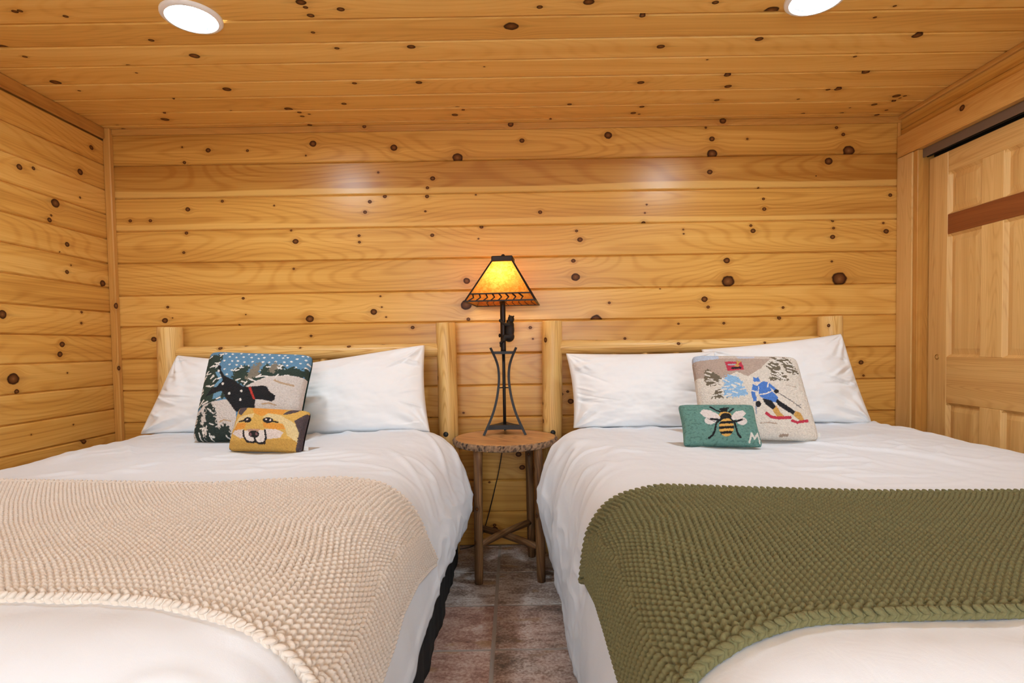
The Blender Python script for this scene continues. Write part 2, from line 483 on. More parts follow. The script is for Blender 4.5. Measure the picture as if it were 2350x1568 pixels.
# ------------------------------------------------------------------ room shell
# knots of the boards: (along, across, radius) in metres on each surface
KB = [(-1.617, 2.169, 0.0119), (-1.407, 2.164, 0.0071), (-1.756, 2.188, 0.0047), (-1.747, 2.107, 0.0083), (-1.055, 2.195, 0.0166), (-1.095, 2.133, 0.0047), (-0.622, 2.167, 0.0166), (-0.282, 2.108, 0.0237), (0.065, 2.193, 0.0119), (0.527, 2.213, 0.019), (1.083, 2.185, 0.013), (1.083, 2.107, 0.0237), (1.05, 2.245, 0.0059), (1.272, 2.182, 0.0059), (1.75, 2.234, 0.0083), (1.786, 2.197, 0.0095), (1.816, 2.111, 0.0284), (-0.418, 2.0, 0.0119), (-0.447, 1.951, 0.0083), (-0.709, 2.037, 0.0059), (1.07, 2.01, 0.013), (1.709, 2.057, 0.019), (1.641, 1.98, 0.0036), (-1.551, 1.898, 0.0071), (-1.738, 1.857, 0.0119), (-2.05, 1.801, 0.0083), (-1.942, 1.8, 0.0083), (-1.273, 1.87, 0.0047), (-0.45, 1.905, 0.0095), (-0.461, 1.826, 0.0059), (-0.677, 1.909, 0.0095), (-0.758, 1.882, 0.0095), (-0.785, 1.827, 0.0095), (0.157, 1.812, 0.0095), (-0.188, 1.91, 0.0047), (1.358, 1.862, 0.0071), (1.363, 1.808, 0.0095), (1.332, 1.922, 0.0047), (2.04, 1.871, 0.0095), (0.72, 1.798, 0.0047), (0.73, 1.842, 0.0047), (-1.75, 1.731, 0.0083), (-1.768, 1.627, 0.0071), (-1.186, 1.736, 0.0059), (-1.164, 1.677, 0.0142), (-0.821, 1.702, 0.0071), (-0.82, 1.667, 0.0071), (-0.427, 1.698, 0.0095), (-0.178, 1.675, 0.0047), (-0.161, 1.738, 0.0095), (0.351, 1.708, 0.0071), (0.369, 1.661, 0.013), (0.713, 1.742, 0.0119), (0.926, 1.706, 0.0047), (0.928, 1.683, 0.0047), (1.29, 1.721, 0.0071), (1.302, 1.693, 0.0119), (1.731, 1.739, 0.0071), (1.736, 1.7, 0.0071), (1.731, 1.653, 0.0119), (2.004, 1.723, 0.0059), (2.02, 1.679, 0.013), (-1.178, 1.53, 0.0059), (-0.246, 1.45, 0.0166), (0.332, 1.548, 0.0107), (0.343, 1.461, 0.0213), (1.16, 1.536, 0.0154), (1.167, 1.424, 0.0308), (1.727, 1.522, 0.0059), (1.768, 1.428, 0.0356), (-1.866, 1.335, 0.0071), (-1.883, 1.263, 0.0142), (-1.842, 1.276, 0.0036), (-1.456, 1.376, 0.0071), (-1.445, 1.288, 0.0036), (-1.483, 1.233, 0.0047), (-1.099, 1.259, 0.019), (-0.752, 1.291, 0.0166), (-0.708, 1.316, 0.0047), (-0.714, 1.375, 0.0047), (-0.686, 1.262, 0.0047), (-0.251, 1.32, 0.0261), (-0.241, 1.243, 0.0095), (0.523, 1.319, 0.0071), (1.039, 1.33, 0.0154), (1.058, 1.287, 0.0083), (1.464, 1.278, 0.0071), (0.451, 1.227, 0.0284), (0.799, 1.39, 0.0036), (-1.948, 1.162, 0.0142), (-1.095, 1.167, 0.0071), (-0.544, 1.203, 0.0095), (0.094, 1.192, 0.0083), (0.107, 1.131, 0.0047), (0.897, 1.2, 0.0059), (1.143, 1.199, 0.0071), (1.443, 1.222, 0.0095), (0.606, 1.125, 0.0071), (1.888, 0.974, 0.0119), (1.902, 0.902, 0.0059), (-0.458, 0.706, 0.0071), (0.292, 0.841, 0.0071), (0.308, 0.788, 0.0142), (0.019, 0.502, 0.0142), (0.037, 0.43, 0.0142), (-0.143, 0.351, 0.0059), (-0.277, 0.734, 0.0059)]
KC = [(-1.366, -0.843, 0.0096), (-1.268, -0.726, 0.0176), (-1.579, -0.659, 0.0096), (-1.992, -0.529, 0.02), (-1.952, -0.447, 0.0064), (-1.286, -0.438, 0.0176), (-1.96, -0.811, 0.02), (-1.939, -0.741, 0.008), (-1.715, -1.034, 0.0096), (-1.695, -1.037, 0.008), (-0.734, -0.877, 0.0072), (-0.678, -0.765, 0.0064), (-2.054, -0.054, 0.0112), (-2.057, -0.01, 0.0096), (-1.767, -0.123, 0.0176), (-1.723, -0.197, 0.0064), (-1.093, -0.221, 0.0176), (-1.055, -0.18, 0.0096), (-1.059, -0.132, 0.0096), (-1.014, -0.157, 0.0064), (-1.061, -0.022, 0.0112), (-1.381, -0.214, 0.0048), (-1.584, -0.349, 0.0048), (-0.709, -1.059, 0.016), (-0.705, -1.03, 0.008), (-0.704, -0.983, 0.0112), (-1.589, -0.598, 0.0048), (0.012, -0.896, 0.024), (0.282, -1.035, 0.0176), (0.113, -1.01, 0.0096), (-0.385, -0.767, 0.0144), (-0.68, -0.765, 0.0088), (-0.405, -0.472, 0.0136), (-0.694, -0.474, 0.0096), (-0.804, -0.269, 0.0112), (-0.258, -0.206, 0.012), (-0.232, -0.178, 0.008), (-0.28, -0.119, 0.0144), (-0.519, 0.014, 0.0144), (-0.221, -0.003, 0.0096), (0.298, -0.221, 0.0104), (0.601, -0.436, 0.0144), (0.489, -0.947, 0.0096), (0.639, -0.106, 0.0128), (0.673, -0.091, 0.0064), (0.666, -0.179, 0.0112), (0.216, -0.044, 0.0056), (-0.104, -0.602, 0.004), (0.949, -0.968, 0.0224), (0.729, -1.019, 0.0104), (0.988, -0.781, 0.0144), (0.612, -0.738, 0.0144), (1.605, -0.788, 0.0168), (1.456, -0.635, 0.0072), (1.446, -0.66, 0.0048), (0.975, -0.492, 0.0136), (1.02, -0.385, 0.0144), (1.588, -0.5, 0.016), (1.559, -0.338, 0.0144), (1.514, -0.334, 0.0096), (1.02, -0.241, 0.0112), (1.013, -0.204, 0.0096), (1.894, -0.255, 0.016), (1.936, -0.253, 0.008), (1.929, -0.229, 0.0064), (1.921, -0.196, 0.0096), (1.847, -0.16, 0.0128), (1.536, -0.064, 0.0096), (1.74, -0.061, 0.0096), (1.945, -0.032, 0.0112), (1.956, -0.09, 0.008), (1.423, -0.236, 0.0064), (1.744, -0.127, 0.0048), (0.837, -0.629, 0.0048), (1.136, -0.011, 0.0096), (1.357, -0.914, 0.0064)]
KL = [(-0.11, 2.154, 0.0119), (-0.192, 2.003, 0.0153), (-0.538, 1.917, 0.0127), (-0.466, 1.934, 0.0085), (-0.353, 1.806, 0.0213), (-0.391, 1.719, 0.011), (-0.38, 1.743, 0.0059), (-0.294, 1.623, 0.0119), (-0.302, 1.489, 0.0102), (-0.276, 1.525, 0.0043), (-0.071, 1.46, 0.017), (-0.222, 1.299, 0.0068), (-0.227, 1.244, 0.0068), (-0.654, 1.262, 0.0187), (-0.35, 1.137, 0.0136), (-0.34, 1.579, 0.0034), (-0.2, 1.874, 0.0059), (-0.351, 1.136, 0.0136), (-0.366, 1.09, 0.0136), (-0.617, 0.987, 0.0255), (-0.604, 0.931, 0.0102), (-0.327, 0.999, 0.0043), (-0.244, 0.653, 0.0153), (-0.305, 0.744, 0.0043), (-0.542, 0.733, 0.0034)]

def plank(parent, o, ud, vd, nd, length, width, knots, mat, tone, thick=.018, b=.0075, dep=.0095, name='plank', segs=None):
    """tongue-and-groove board with eased edges; o = middle of its lower end, knots in board coordinates"""
    o = np.array(o, float); ud = np.array(ud, float); vd = np.array(vd, float); nd = np.array(nd, float)
    h = width / 2
    prof = [(-h, -thick), (-h, -dep), (-h + b * .45, -dep * .38), (-h + b, 0), (h - b, 0), (h - b * .45, -dep * .38), (h, -dep), (h, -thick)]
    ns = segs or max(1, int(round(length / .42)))
    sd = nseed()
    V = []; BP = []; F = []; K = [[] for _ in range(6)]
    for s in range(ns):
        u0, u1 = length * s / ns, length * (s + 1) / ns
        near = sorted([k for k in knots if u0 - 7 * k[2] < k[0] < u1 + 7 * k[2]], key=lambda k: -k[2])[:6]
        base = len(V)
        for uu in (u0, u1):
            for (vv, nn) in prof:
                V.append(o + ud * uu + vd * vv + nd * nn); BP.append((uu, vv, sd))
        np_ = len(prof)
        for j in range(np_ - 1):
            F.append((base + j, base + np_ + j, base + np_ + j + 1, base + j + 1))
        for i in range(6):
            k = near[i] if i < len(near) else (-60.0, 0.0, 0.001)
            K[i] += [k] * (2 * np_)
    F = np.array(F)
    if np.dot(np.cross(ud, vd), nd) < 0:
        F = F[:, ::-1]
    me = quads_mesh(name, V, F, bp=BP, tone=tone, knots=[np.array(k, dtype=np.float32) for k in K])
    return link(name, me, mat, parent)

def rand_knots(length, width, dens):
    out = []
    for _ in range(int(RNG.poisson(dens * length))):
        u, v = RNG.uniform(0, length), RNG.uniform(-width * .45, width * .45)
        r = float(np.clip(RNG.lognormal(-4.75, .5), .003, .024))
        out.append((u, v, r))
        if RNG.random() < .35:
            out.append((u + RNG.normal(0, .015), float(np.clip(v + RNG.choice([-1, 1]) * RNG.uniform(.02, .06), -h_(width), h_(width))), r * .5))
    return out
def h_(w): return w * .46

def slab(name, lo, hi, mat, kind='structure', label=None, cat=None, **kw):
    o = box(name, lo, hi, mat, None, bev=0, **kw)
    return tag(o, label, cat, kind=kind)

# --- back wall
wall_back = slab('wall_back', (XL - .12, .019, -.05), (XR + .2, .12, ZC + .10), M['trim'], label='knotty pine board wall behind the two headboards', cat='wall')
edges = [ZC + .002, 2.095, 1.920, 1.745, 1.573, 1.398, 1.230, 1.057, .883, .709, .535, .361, .187, .0]
btone = [(1.0, .42, .0), (.93, .62, 1.0), (1.0, .34, .9), (1.0, .26, .0), (1.0, .30, .0), (1.03, .12, .0), (1.0, .28, .0), (1.0, .34, .3), (1.0, .3, .0), (1.0, .36, 0), (.98, .35, 0), (1, .3, 0), (1, .3, 0)]
for i in range(len(edges) - 1):
    z1, z0 = edges[i], edges[i + 1]
    zc, w = (z0 + z1) / 2, z1 - z0
    ks = [(k[0] - XL, k[1] - zc, k[2] * .88) for k in KB if z0 - .004 <= k[1] < z1 - .004]
    if i >= 8: ks += rand_knots(XR - XL, w, .9)
    plank(wall_back, (XL, 0, zc), (1, 0, 0), (0, 0, 1), (0, -1, 0), XR - XL, w, ks, M['plank'], btone[i])

# --- left wall (narrower boards)
wall_left = slab('wall_left', (XL - .12, YF, -.05), (XL - .019, .019, ZC + .10), M['trim'], axis=1, label='knotty pine board wall on the left beside the bed', cat='wall')
z = 2.224; j = 0
while z > .02:
    z0 = max(0.0, z - .1305)
    zc, w = (z + z0) / 2, z - z0
    ks = [(-k[0], k[1] - zc, k[2] * .88) for k in KL if z0 <= k[1] < z]
    ks += [k for k in rand_knots(-YF, w, 1.1) if k[0] > .72]
    plank(wall_left, (XL, 0, zc), (0, -1, 0), (0, 0, 1), (1, 0, 0), -YF, w, ks, M['plank'], (float(RNG.uniform(.97, 1.04)), float(RNG.uniform(.1, .36)), 0))
    z = z0; j += 1
# --- ceiling
ceiling = slab('ceiling', (XL - .12, YF - .1, ZC + .019), (XR + .2, .12, ZC + .10), M['trim'], label='varnished pine board ceiling', cat='ceiling')
y1 = 0.0; ys = [0.0, -.052]
while ys[-1] > YF: ys.append(ys[-1] - .1505)
for a, b_ in zip(ys[:-1], ys[1:]):
    yc, w = (a + b_) / 2, a - b_
    ks = [(k[0] - XL, -(k[1] - yc), k[2] * .9) for k in KC if b_ <= k[1] < a]
    if yc < -1.0: ks += rand_knots(XR - XL, w, 1.2)
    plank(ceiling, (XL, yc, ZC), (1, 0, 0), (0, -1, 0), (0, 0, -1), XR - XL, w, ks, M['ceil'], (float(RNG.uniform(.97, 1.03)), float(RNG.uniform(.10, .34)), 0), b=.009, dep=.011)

# --- right wall: boards above and beyond the closet opening
OY0, OY1, OZ = -.150, -1.62, 2.062          # closet opening along y, head height
wall_right = slab('wall_right', (XR + .10, YF, -.05), (XR + .22, .019, ZC + .10), M['trim'], axis=1, label='pine wall on the right around the sliding closet doors', cat='wall')
plank(wall_right, (XR, 0, 2.249), (0, -1, 0), (0, 0, 1), (-1, 0, 0), -YF, .072, rand_knots(3, .07, 1.0), M['plank'], (1, .3, 0))
plank(wall_right, (XR, 0, 2.194), (0, -1, 0), (0, 0, 1), (-1, 0, 0), -YF, .038, [], M['plank'], (1, .3, 0), b=.003)
z = 2.175
while z > .02:
    z0 = max(0, z - .1305)
    plank(wall_right, (XR, OY1 - .115, (z + z0) / 2), (0, -1, 0), (0, 0, 1), (-1, 0, 0), -(YF - OY1 + .115), z - z0, rand_knots(3.2, .13, 1.2), M['plank'], (1.0, float(RNG.uniform(.1, .36)), 0))
    z = z0
# side and head returns that hide the cavity
for nm, lo, hi in (('closet_return', (XR + .019, OY1 - .115, 0), (XR + .10, OY1 - .10, OZ)),):
    box(nm, lo, hi, M['trim'], wall_right, axis=2)

# --- wall behind the camera: boards around an unseen wide window, added for fill light
WX0, WX1, WZ0, WZ1 = -1.30, 1.30, .72, 2.04
wall_front = slab('wall_front', (XL - .12, YF - .12, -.05), (XR + .22, YF - .019, WZ0), M['trim'], label='pine wall opposite the beds', cat='wall')
for lo, hi in (((XL - .12, YF - .12, WZ1), (XR + .22, YF - .019, ZC + .1)), ((XL - .12, YF - .12, WZ0), (WX0, YF - .019, WZ1)), ((WX1, YF - .12, WZ0), (XR + .22, YF - .019, WZ1))):
    box('wall_section', lo, hi, M['trim'], wall_front, bev=0)
zs = [ZC, WZ1 + .12, WZ1] + [WZ1 - (WZ1 - WZ0) / 8 * i for i in range(1, 9)] + [WZ0 - .18 * i for i in range(1, 5)]
for z, z0 in zip(zs[:-1], zs[1:]):
    spans = [(XR, XL)] if (z0 > WZ1 - .01 or z < WZ0 + .01) else [(XR, WX1), (WX0, XL)]
    for xa, xb in spans:
        plank(wall_front, (xa, YF, (z + z0) / 2), (-1, 0, 0), (0, 0, 1), (0, 1, 0), xa - xb, z - z0, rand_knots(xa - xb, .17, 1.2), M['plank'], (1.0, float(RNG.uniform(.1, .4)), 0))
win = tag(empty('fill_window_1', (0, YF, WZ0)), 'added wide window opposite the beds, for fill light', 'window', kind='structure')
for lo, hi in (((WX0, YF - .09, WZ0), (WX1, YF - .02, WZ0 + .05)), ((WX0, YF - .09, WZ1 - .05), (WX1, YF - .02, WZ1)),
               ((WX0, YF - .09, WZ0 + .05), (WX0 + .05, YF - .02, WZ1 - .05)), ((WX1 - .05, YF - .09, WZ0 + .05), (WX1, YF - .02, WZ1 - .05)), ((-.025, YF - .09, WZ0 + .05), (.025, YF - .02, WZ1 - .05))):
    box('fill_window_frame', lo, hi, M['whitemetal'], win)
for xa, xb in ((WX0 + .05, -.025), (.025, WX1 - .05)):
    box('pane', (xa, YF - .060, WZ0 + .05), (xb, YF - .055, WZ1 - .05), M['glass'], win, bev=0)
pl = bpy.data.lights.new('fill_window_portal', 'AREA'); pl.shape = 'RECTANGLE'; pl.size = WX1 - WX0; pl.size_y = WZ1 - WZ0
pl.cycles.is_portal = True
po = bpy.data.objects.new('fill_window_portal', pl); COL.objects.link(po)
po.location = (0, YF - .10, (WZ0 + WZ1) / 2); po.rotation_euler = (math.radians(90), 0, math.radians(180))

# --- floor with tiles
floor = slab('floor', (XL - .12, YF - .1, -.08), (XR + .22, .12, -.0022), M['grout'], label='stone-look ceramic tile floor with grey grout', cat='floor')
TP, G = .342, .0095
tmeshes = []
def tile_mesh(sx, sy):
    bm = bmesh.new(); bmesh.ops.create_cube(bm, size=1.0)
    for v in bm.verts: v.co = Vector((v.co.x * sx, v.co.y * sy, v.co.z * .012 - .006))
    top = [e for e in bm.edges if all(v.co.z > -.005 for v in e.verts)]
    bmesh.ops.bevel(bm, geom=top, offset=.003, segments=2, affect='EDGES')
    me = bpy.data.meshes.new('tile'); bm.to_mesh(me); bm.free(); me.materials.append(M['tile'])
    return me
full = tile_mesh(TP - G, TP - G)
gx = -.091; gy = -.021
nx0 = int(math.floor((XL - gx) / TP)); nx1 = int(math.ceil((XR + .1 - gx) / TP))
for a in range(nx0, nx1):
    for b_ in range(0, 15):
        x0, x1 = max(gx + a * TP, XL), min(gx + (a + 1) * TP, XR + .1)
        ya, yb = gy - b_ * TP, max(gy - (b_ + 1) * TP, YF)
        if x1 - x0 < .03 or ya - yb < .03: continue
        fl = (x1 - x0 > TP - .001) and (ya - yb > TP - .001)
        o = link('tile', full if fl else tile_mesh(x1 - x0 - G, ya - yb - G), None, floor)
        o.location = ((x0 + x1) / 2, (ya + yb) / 2, float(RNG.uniform(-.0006, .0006)))
for a in range(nx0, nx1):
    x0, x1 = max(gx + a * TP, XL), min(gx + (a + 1) * TP, XR + .1)
    if x1 - x0 < .03: continue
    o = link('tile', tile_mesh(x1 - x0 - G, .016), None, floor); o.location = ((x0 + x1) / 2, -.010, 0)

# --- mouldings
def trim(name, lo, hi, axis, label, tone=(1, .3, 0), bev=.004, knots=()):
    return tag(box(name, lo, hi, M['trim'], None, axis=axis, bev=bev, tone=tone, knots=knots), label, 'trim', kind='structure')
trim('trim_1', (XL, -.030, .0), (XL + .036, 0, ZC), 2, 'vertical pine moulding in the left corner of the room', knots=((1.345, .004, .012), (1.01, .006, .010)))
trim('trim_2', (XR - .016, -.010, 0), (XR, 0, ZC - .030), 2, 'narrow vertical pine bead at the right end of the back wall', (1.0, .18, 0))
trim('trim_3', (XL + .036, -.014, ZC - .034), (XR, 0, ZC), 0, 'narrow pine moulding along the top of the back wall', (1, .38, 0), knots=((1.35, 0, .008), (2.13, 0, .012), (3.26, 0, .014)))
trim('trim_4', (XL, YF, ZC - .060), (XL + .014, -.030, ZC), 1, 'pine moulding along the top of the left wall', (.95, .45, 0))
trim('trim_5', (XR - .020, YF, ZC - .022), (XR, 0, ZC), 1, 'pine moulding along the top of the right wall', (.95, .4, 0))

# --- closet opening: casing, jamb, head, track, two sliding six-panel doors
cas = empty('trim_6', (XR, OY0, 0)); tag(cas, 'pale pine casing framing the closet opening', 'trim', kind='structure')
box('casing_board', (XR - .018, -.118, 0), (XR + .019, -.006, OZ - .002), M['door'], cas, axis=2, tone=(1.0, .12, 0))
box('casing_edge', (XR - .012, OY0, 0), (XR + .019, -.118, OZ - .002), M['trim'], cas, axis=2, tone=(.97, .35, 0))
box('jamb', (XR - .004, OY0 + .001, 0), (XR + .10, -.131, OZ), M['trim'], cas, axis=2, tone=(.95, .4, 0), knots=((1.24, .03, .02),))
box('head_casing', (XR - .020, OY1 - .115, OZ), (XR + .019, -.006, 2.175), M['trim'], cas, axis=1, tone=(1.02, .2, 0), knots=((-OY1 - .115 + 1.35, .02, .008), (1.3, .01, .012)))
box('head_jamb', (XR + .019, OY1 - .1, OZ), (XR + .10, -.131, OZ + .02), M['trim'], cas, axis=1)
box('casing_board', (XR - .018, OY1 - .115, 0), (XR + .019, OY1, OZ - .002), M['door'], cas, axis=2, tone=(1.0, .15, 0))
box('track_fascia', (XR + .012, OY1, 2.018), (XR + .018, OY0, OZ), M['track'], cas, axis=1, bev=.001)
box('track_channel', (XR + .034, OY1, 2.020), (XR + .040, OY0, OZ), M['blackplastic'], cas, axis=1, bev=.001)
box('track_channel', (XR + .070, OY1, 2.020), (XR + .076, OY0, OZ), M['blackplastic'], cas, axis=1, bev=.001)

def six_panel_door(name, ya, yb, x, label):
    """hung on the track: ya = edge nearest the back wall, x = front face"""
    d = empty(name, (x, (ya + yb) / 2, .015)); tag(d, label, 'door', kind='structure')
    t = .035
    zt = 2.008; st = .122
    wm = .114
    inner0, inner1 = ya - st, yb + st
    mid = (inner0 + inner1) / 2
    B = lambda n, y0, y1, z0, z1, mt, ax, dx=0.0, tone=None, bev=.0025: box(n, (x + dx, min(y0, y1), z0), (x + t, max(y0, y1), z1), mt, d, axis=ax, tone=tone, bev=bev)
    B('stile', ya, inner0, .015, zt, M['door'], 2, tone=(1, .25, 0)); B('stile', inner1, yb, .015, zt, M['door'], 2, tone=(1, .2, 0))
    rails = [(.015, .25), (.777, 1.006), (1.605, 1.702), (1.905, zt)]
    for i, (z0, z1) in enumerate(rails):
        r = B('rail', inner0, inner1, z0, z1, M['doordark'] if i == 2 else M['door'], 1, tone=(1, .3, 0))
        if i == 2: r['label'] = 'dark brown cross rail'
    for z0, z1 in ((.25, .777), (1.006, 1.605), (1.702, 1.905)):
        B('mullion', mid + wm / 2, mid - wm / 2, z0, z1, M['door'], 2, tone=(1.03, .05, 0))
        for p0, p1 in ((inner0, mid + wm / 2), (mid - wm / 2, inner1)):
            # raised panel: sunk border, sloped field edge, raised field
            e1, e2 = .012, .040
            ys_ = [p0, p0 - e1, p0 - e2, p1 + e2, p1 + e1, p1]
            zs_ = [z0, z0 + e1, z0 + e2, z1 - e2, z1 - e1, z1]
            depth = lambda i, j: (.000 if (i in (0, 5) or j in (0, 5)) else (.014 if (i in (1, 4) or j in (1, 4)) else .006))
            V = []; BP = []; sd = nseed()
            for i in range(6):
                for j in range(6):
                    V.append((x + .003 + depth(i, j), ys_[i], zs_[j])); BP.append((zs_[j] - z0, ys_[i] - p0 + .09, sd))
            F = grid_faces(6, 6)
            me = quads_mesh('panel', V, F, bp=BP, tone=(1.0, .18, 0))
            link('panel', me, M['door'], d)
    # finger pull
    bm = bmesh.new()
    for r, dx in ((.013, -.0015), (.010, .003)):
        pass
    bm.free()
    prof = [(.0135, 0), (.0125, -.002), (.0100, -.002), (.0085, .002), (.004, .004), (.0005, .004)]
    ang = np.arange(20) * 2 * np.pi / 20
    V = np.concatenate([np.stack([np.full(20, x + dx), ya - .064 + r * np.cos(ang), 1.004 + r * np.sin(ang)], -1) for r, dx in prof])
    me = quads_mesh('finger_pull', V, grid_faces(6, 20, wrap_v=True), smooth=True)
    o = link('finger_pull', me, M['brass'], d); o['label'] = 'small brass finger pull'
    return d
six_panel_door('door_1', OY0 - .002, OY0 - .752, XR + .045, 'pine six-panel sliding closet door with a dark cross rail, next to the back corner')
six_panel_door('door_2', OY1 + .752, OY1 + .002, XR + .082, 'pine six-panel sliding closet door farther from the back corner')
slab('wall_closet', (XR + .6, OY1 - .3, 0), (XR + .62, 0, ZC), M['dark'], label='dark back of the closet behind the sliding doors', cat='wall')

# ------------------------------------------------------------------ recessed ceiling lights
def can_light(x, y, label):
    t = empty('recessed_light', (x, y, ZC)); tag(t, label, 'ceiling light', 'recessed ceiling lights')
    lathe('trim_ring', [(.101, ZC - .0005), (.101, ZC - .006), (.097, ZC - .010), (.086, ZC - .013), (.083, ZC - .012), (.081, ZC - .006), (.081, ZC - .0005)], (x, y, 0), M['whitemetal'], t)
    lathe('reflector', [(.081, ZC - .010), (.078, ZC - .0075), (.070, ZC - .0045), (.068, ZC - .0040)], (x, y, 0), M['chrome'], t)
    lathe('lens', [(.069, ZC - .0045), (.0005, ZC - .0065)], (x, y, 0), M['canlens'], t, ns=24)
can_light(-1.125, -.990, 'lit round recessed ceiling light above the left bed')
can_light(1.070, -1.040, 'lit round recessed ceiling light above the right bed')
can_light(-1.125, -3.95, 'lit round recessed ceiling light added as fill behind the left bed foot')  # this rear pair is added out of view to even out the brightness
can_light(1.070, -3.95, 'lit round recessed ceiling light added as fill behind the right bed foot')
# ------------------------------------------------------------------ beds
def catmull(P, n=160):
    """smooth polyline through control points (k,2)"""
    P = np.asarray(P, float)
    Q = np.vstack([2 * P[0] - P[1], P, 2 * P[-1] - P[-2]])
    out = []
    m = n // (len(P) - 1) + 1
    for i in range(1, len(Q) - 2):
        t = np.linspace(0, 1, m, endpoint=False)[:, None]
        a, b, c, d = Q[i - 1], Q[i], Q[i + 1], Q[i + 2]
        out.append(.5 * ((2 * b) + (-a + c) * t + (2 * a - 5 * b + 4 * c - d) * t ** 2 + (-a + 3 * b - 3 * c + d) * t ** 3))
    out.append(P[-1][None])
    return np.concatenate(out)

class BedCover:
    """cross-sections of a duvet lying over a bed, from the outer hem over the top to the inner hem"""
    def __init__(self, cx, outer, stations, yhead, yfoot, foot_r=.16, foot_drop=.34):
        self.cx, self.yh, self.yf, self.fr, self.fd = cx, yhead, yfoot, foot_r, foot_drop
        ys = np.array([s[0] for s in stations]); self.order = np.argsort(ys)
        self.ys = ys[self.order]
        self.C = np.array([list(outer) + list(s[1]) for s in stations])[self.order]   # (ns, k, 2)
        self.blen = (yhead - yfoot) + foot_r * np.pi / 2 + foot_drop
    def section(self, y):
        k = np.clip(y, self.ys[0], self.ys[-1])
        i = int(np.clip(np.searchsorted(self.ys, k) - 1, 0, len(self.ys) - 2))
        t = (k - self.ys[i]) / (self.ys[i + 1] - self.ys[i]); t = t * t * (3 - 2 * t)
        return catmull(self.C[i] * (1 - t) + self.C[i + 1] * t)
    def rowpos(self, b):
        """distance along the bed from the head -> (y, dz)"""
        fl = self.yh - self.yf
        if b <= fl: return self.yh - b, 0.0
        a = (b - fl) / self.fr
        if a < np.pi / 2: return self.yf - self.fr * math.sin(a), -self.fr * (1 - math.cos(a))
        return self.yf - self.fr - .03 * (b - fl - self.fr * np.pi / 2), -self.fr - (b - fl - self.fr * np.pi / 2)
    def row(self, y):
        C = self.section(y)
        L = np.concatenate([[0], np.cumsum(np.linalg.norm(np.diff(C, axis=0), axis=1))])
        # arc length measured from the middle of the bed towards the inner (aisle) side
        x = C[:, 0]
        d = np.abs(x - self.cx) + 5 * (C[:, 1] < .55)
        i0 = int(np.argmin(d))
        return C, L - L[i0]

def grid_normals(P):
    du = np.gradient(P, axis=0); dv = np.gradient(P, axis=1)
    n = np.cross(du, dv)
    return n / (np.linalg.norm(n, axis=-1, keepdims=True) + 1e-12)

# left bed: aisle side faces +x; right bed: aisle side faces -x
LSTN = [
    (-.17, [(-1.07, .665), (-.60, .665), (-.46, .655), (-.40, .625), (-.37, .56), (-.355, .45), (-.35, .36), (-.345, .26)]),
    (-.30, [(-1.07, .69), (-.60, .695), (-.46, .69), (-.385, .66), (-.345, .59), (-.325, .50), (-.305, .40), (-.30, .27)]),
    (-.56, [(-1.07, .70), (-.60, .71), (-.43, .715), (-.335, .69), (-.26, .615), (-.215, .52), (-.19, .39), (-.235, .27)]),
    (-.85, [(-1.07, .70), (-.62, .71), (-.46, .705), (-.36, .675), (-.295, .60), (-.255, .49), (-.235, .39), (-.255, .285)]),
    (-1.25, [(-1.07, .70), (-.62, .705), (-.47, .70), (-.375, .665), (-.315, .585), (-.285, .47), (-.270, .385), (-.262, .285)]),
    (-2.4, [(-1.07, .70), (-.62, .70), (-.46, .69), (-.365, .655), (-.31, .57), (-.285, .46), (-.270, .365), (-.258, .245)]),
]
LOUT = [(-1.935, .16), (-1.925, .34), (-1.905, .52), (-1.865, .625), (-1.79, .685), (-1.65, .70)]
RSTN = [
    (-.17, [(.93, .665), (.46, .665), (.33, .655), (.28, .625), (.25, .56), (.235, .45), (.225, .30), (.21, .12)]),
    (-.30, [(.93, .69), (.46, .695), (.35, .69), (.285, .66), (.245, .59), (.225, .48), (.205, .30), (.20, .11)]),
    (-.62, [(.93, .70), (.46, .71), (.32, .72), (.225, .70), (.155, .62), (.11, .51), (.095, .40), (.165, .12)]),
    (-.85, [(.93, .70), (.46, .71), (.335, .71), (.245, .685), (.185, .60), (.15, .48), (.145, .32), (.165, .11)]),
    (-1.25, [(.93, .70), (.48, .705), (.355, .70), (.27, .66), (.215, .57), (.188, .43), (.172, .28), (.172, .10)]),
    (-2.5, [(.93, .70), (.48, .70), (.355, .69), (.27, .65), (.215, .56), (.188, .42), (.172, .27), (.172, .09)]),
]
ROUT = [(1.905, .16), (1.90, .34), (1.885, .52), (1.845, .625), (1.77, .685), (1.63, .70)]
coverL = BedCover(-1.07, LOUT, LSTN, -.165, -2.20)
coverR = BedCover(.93, ROUT, RSTN, -.165, -2.30)

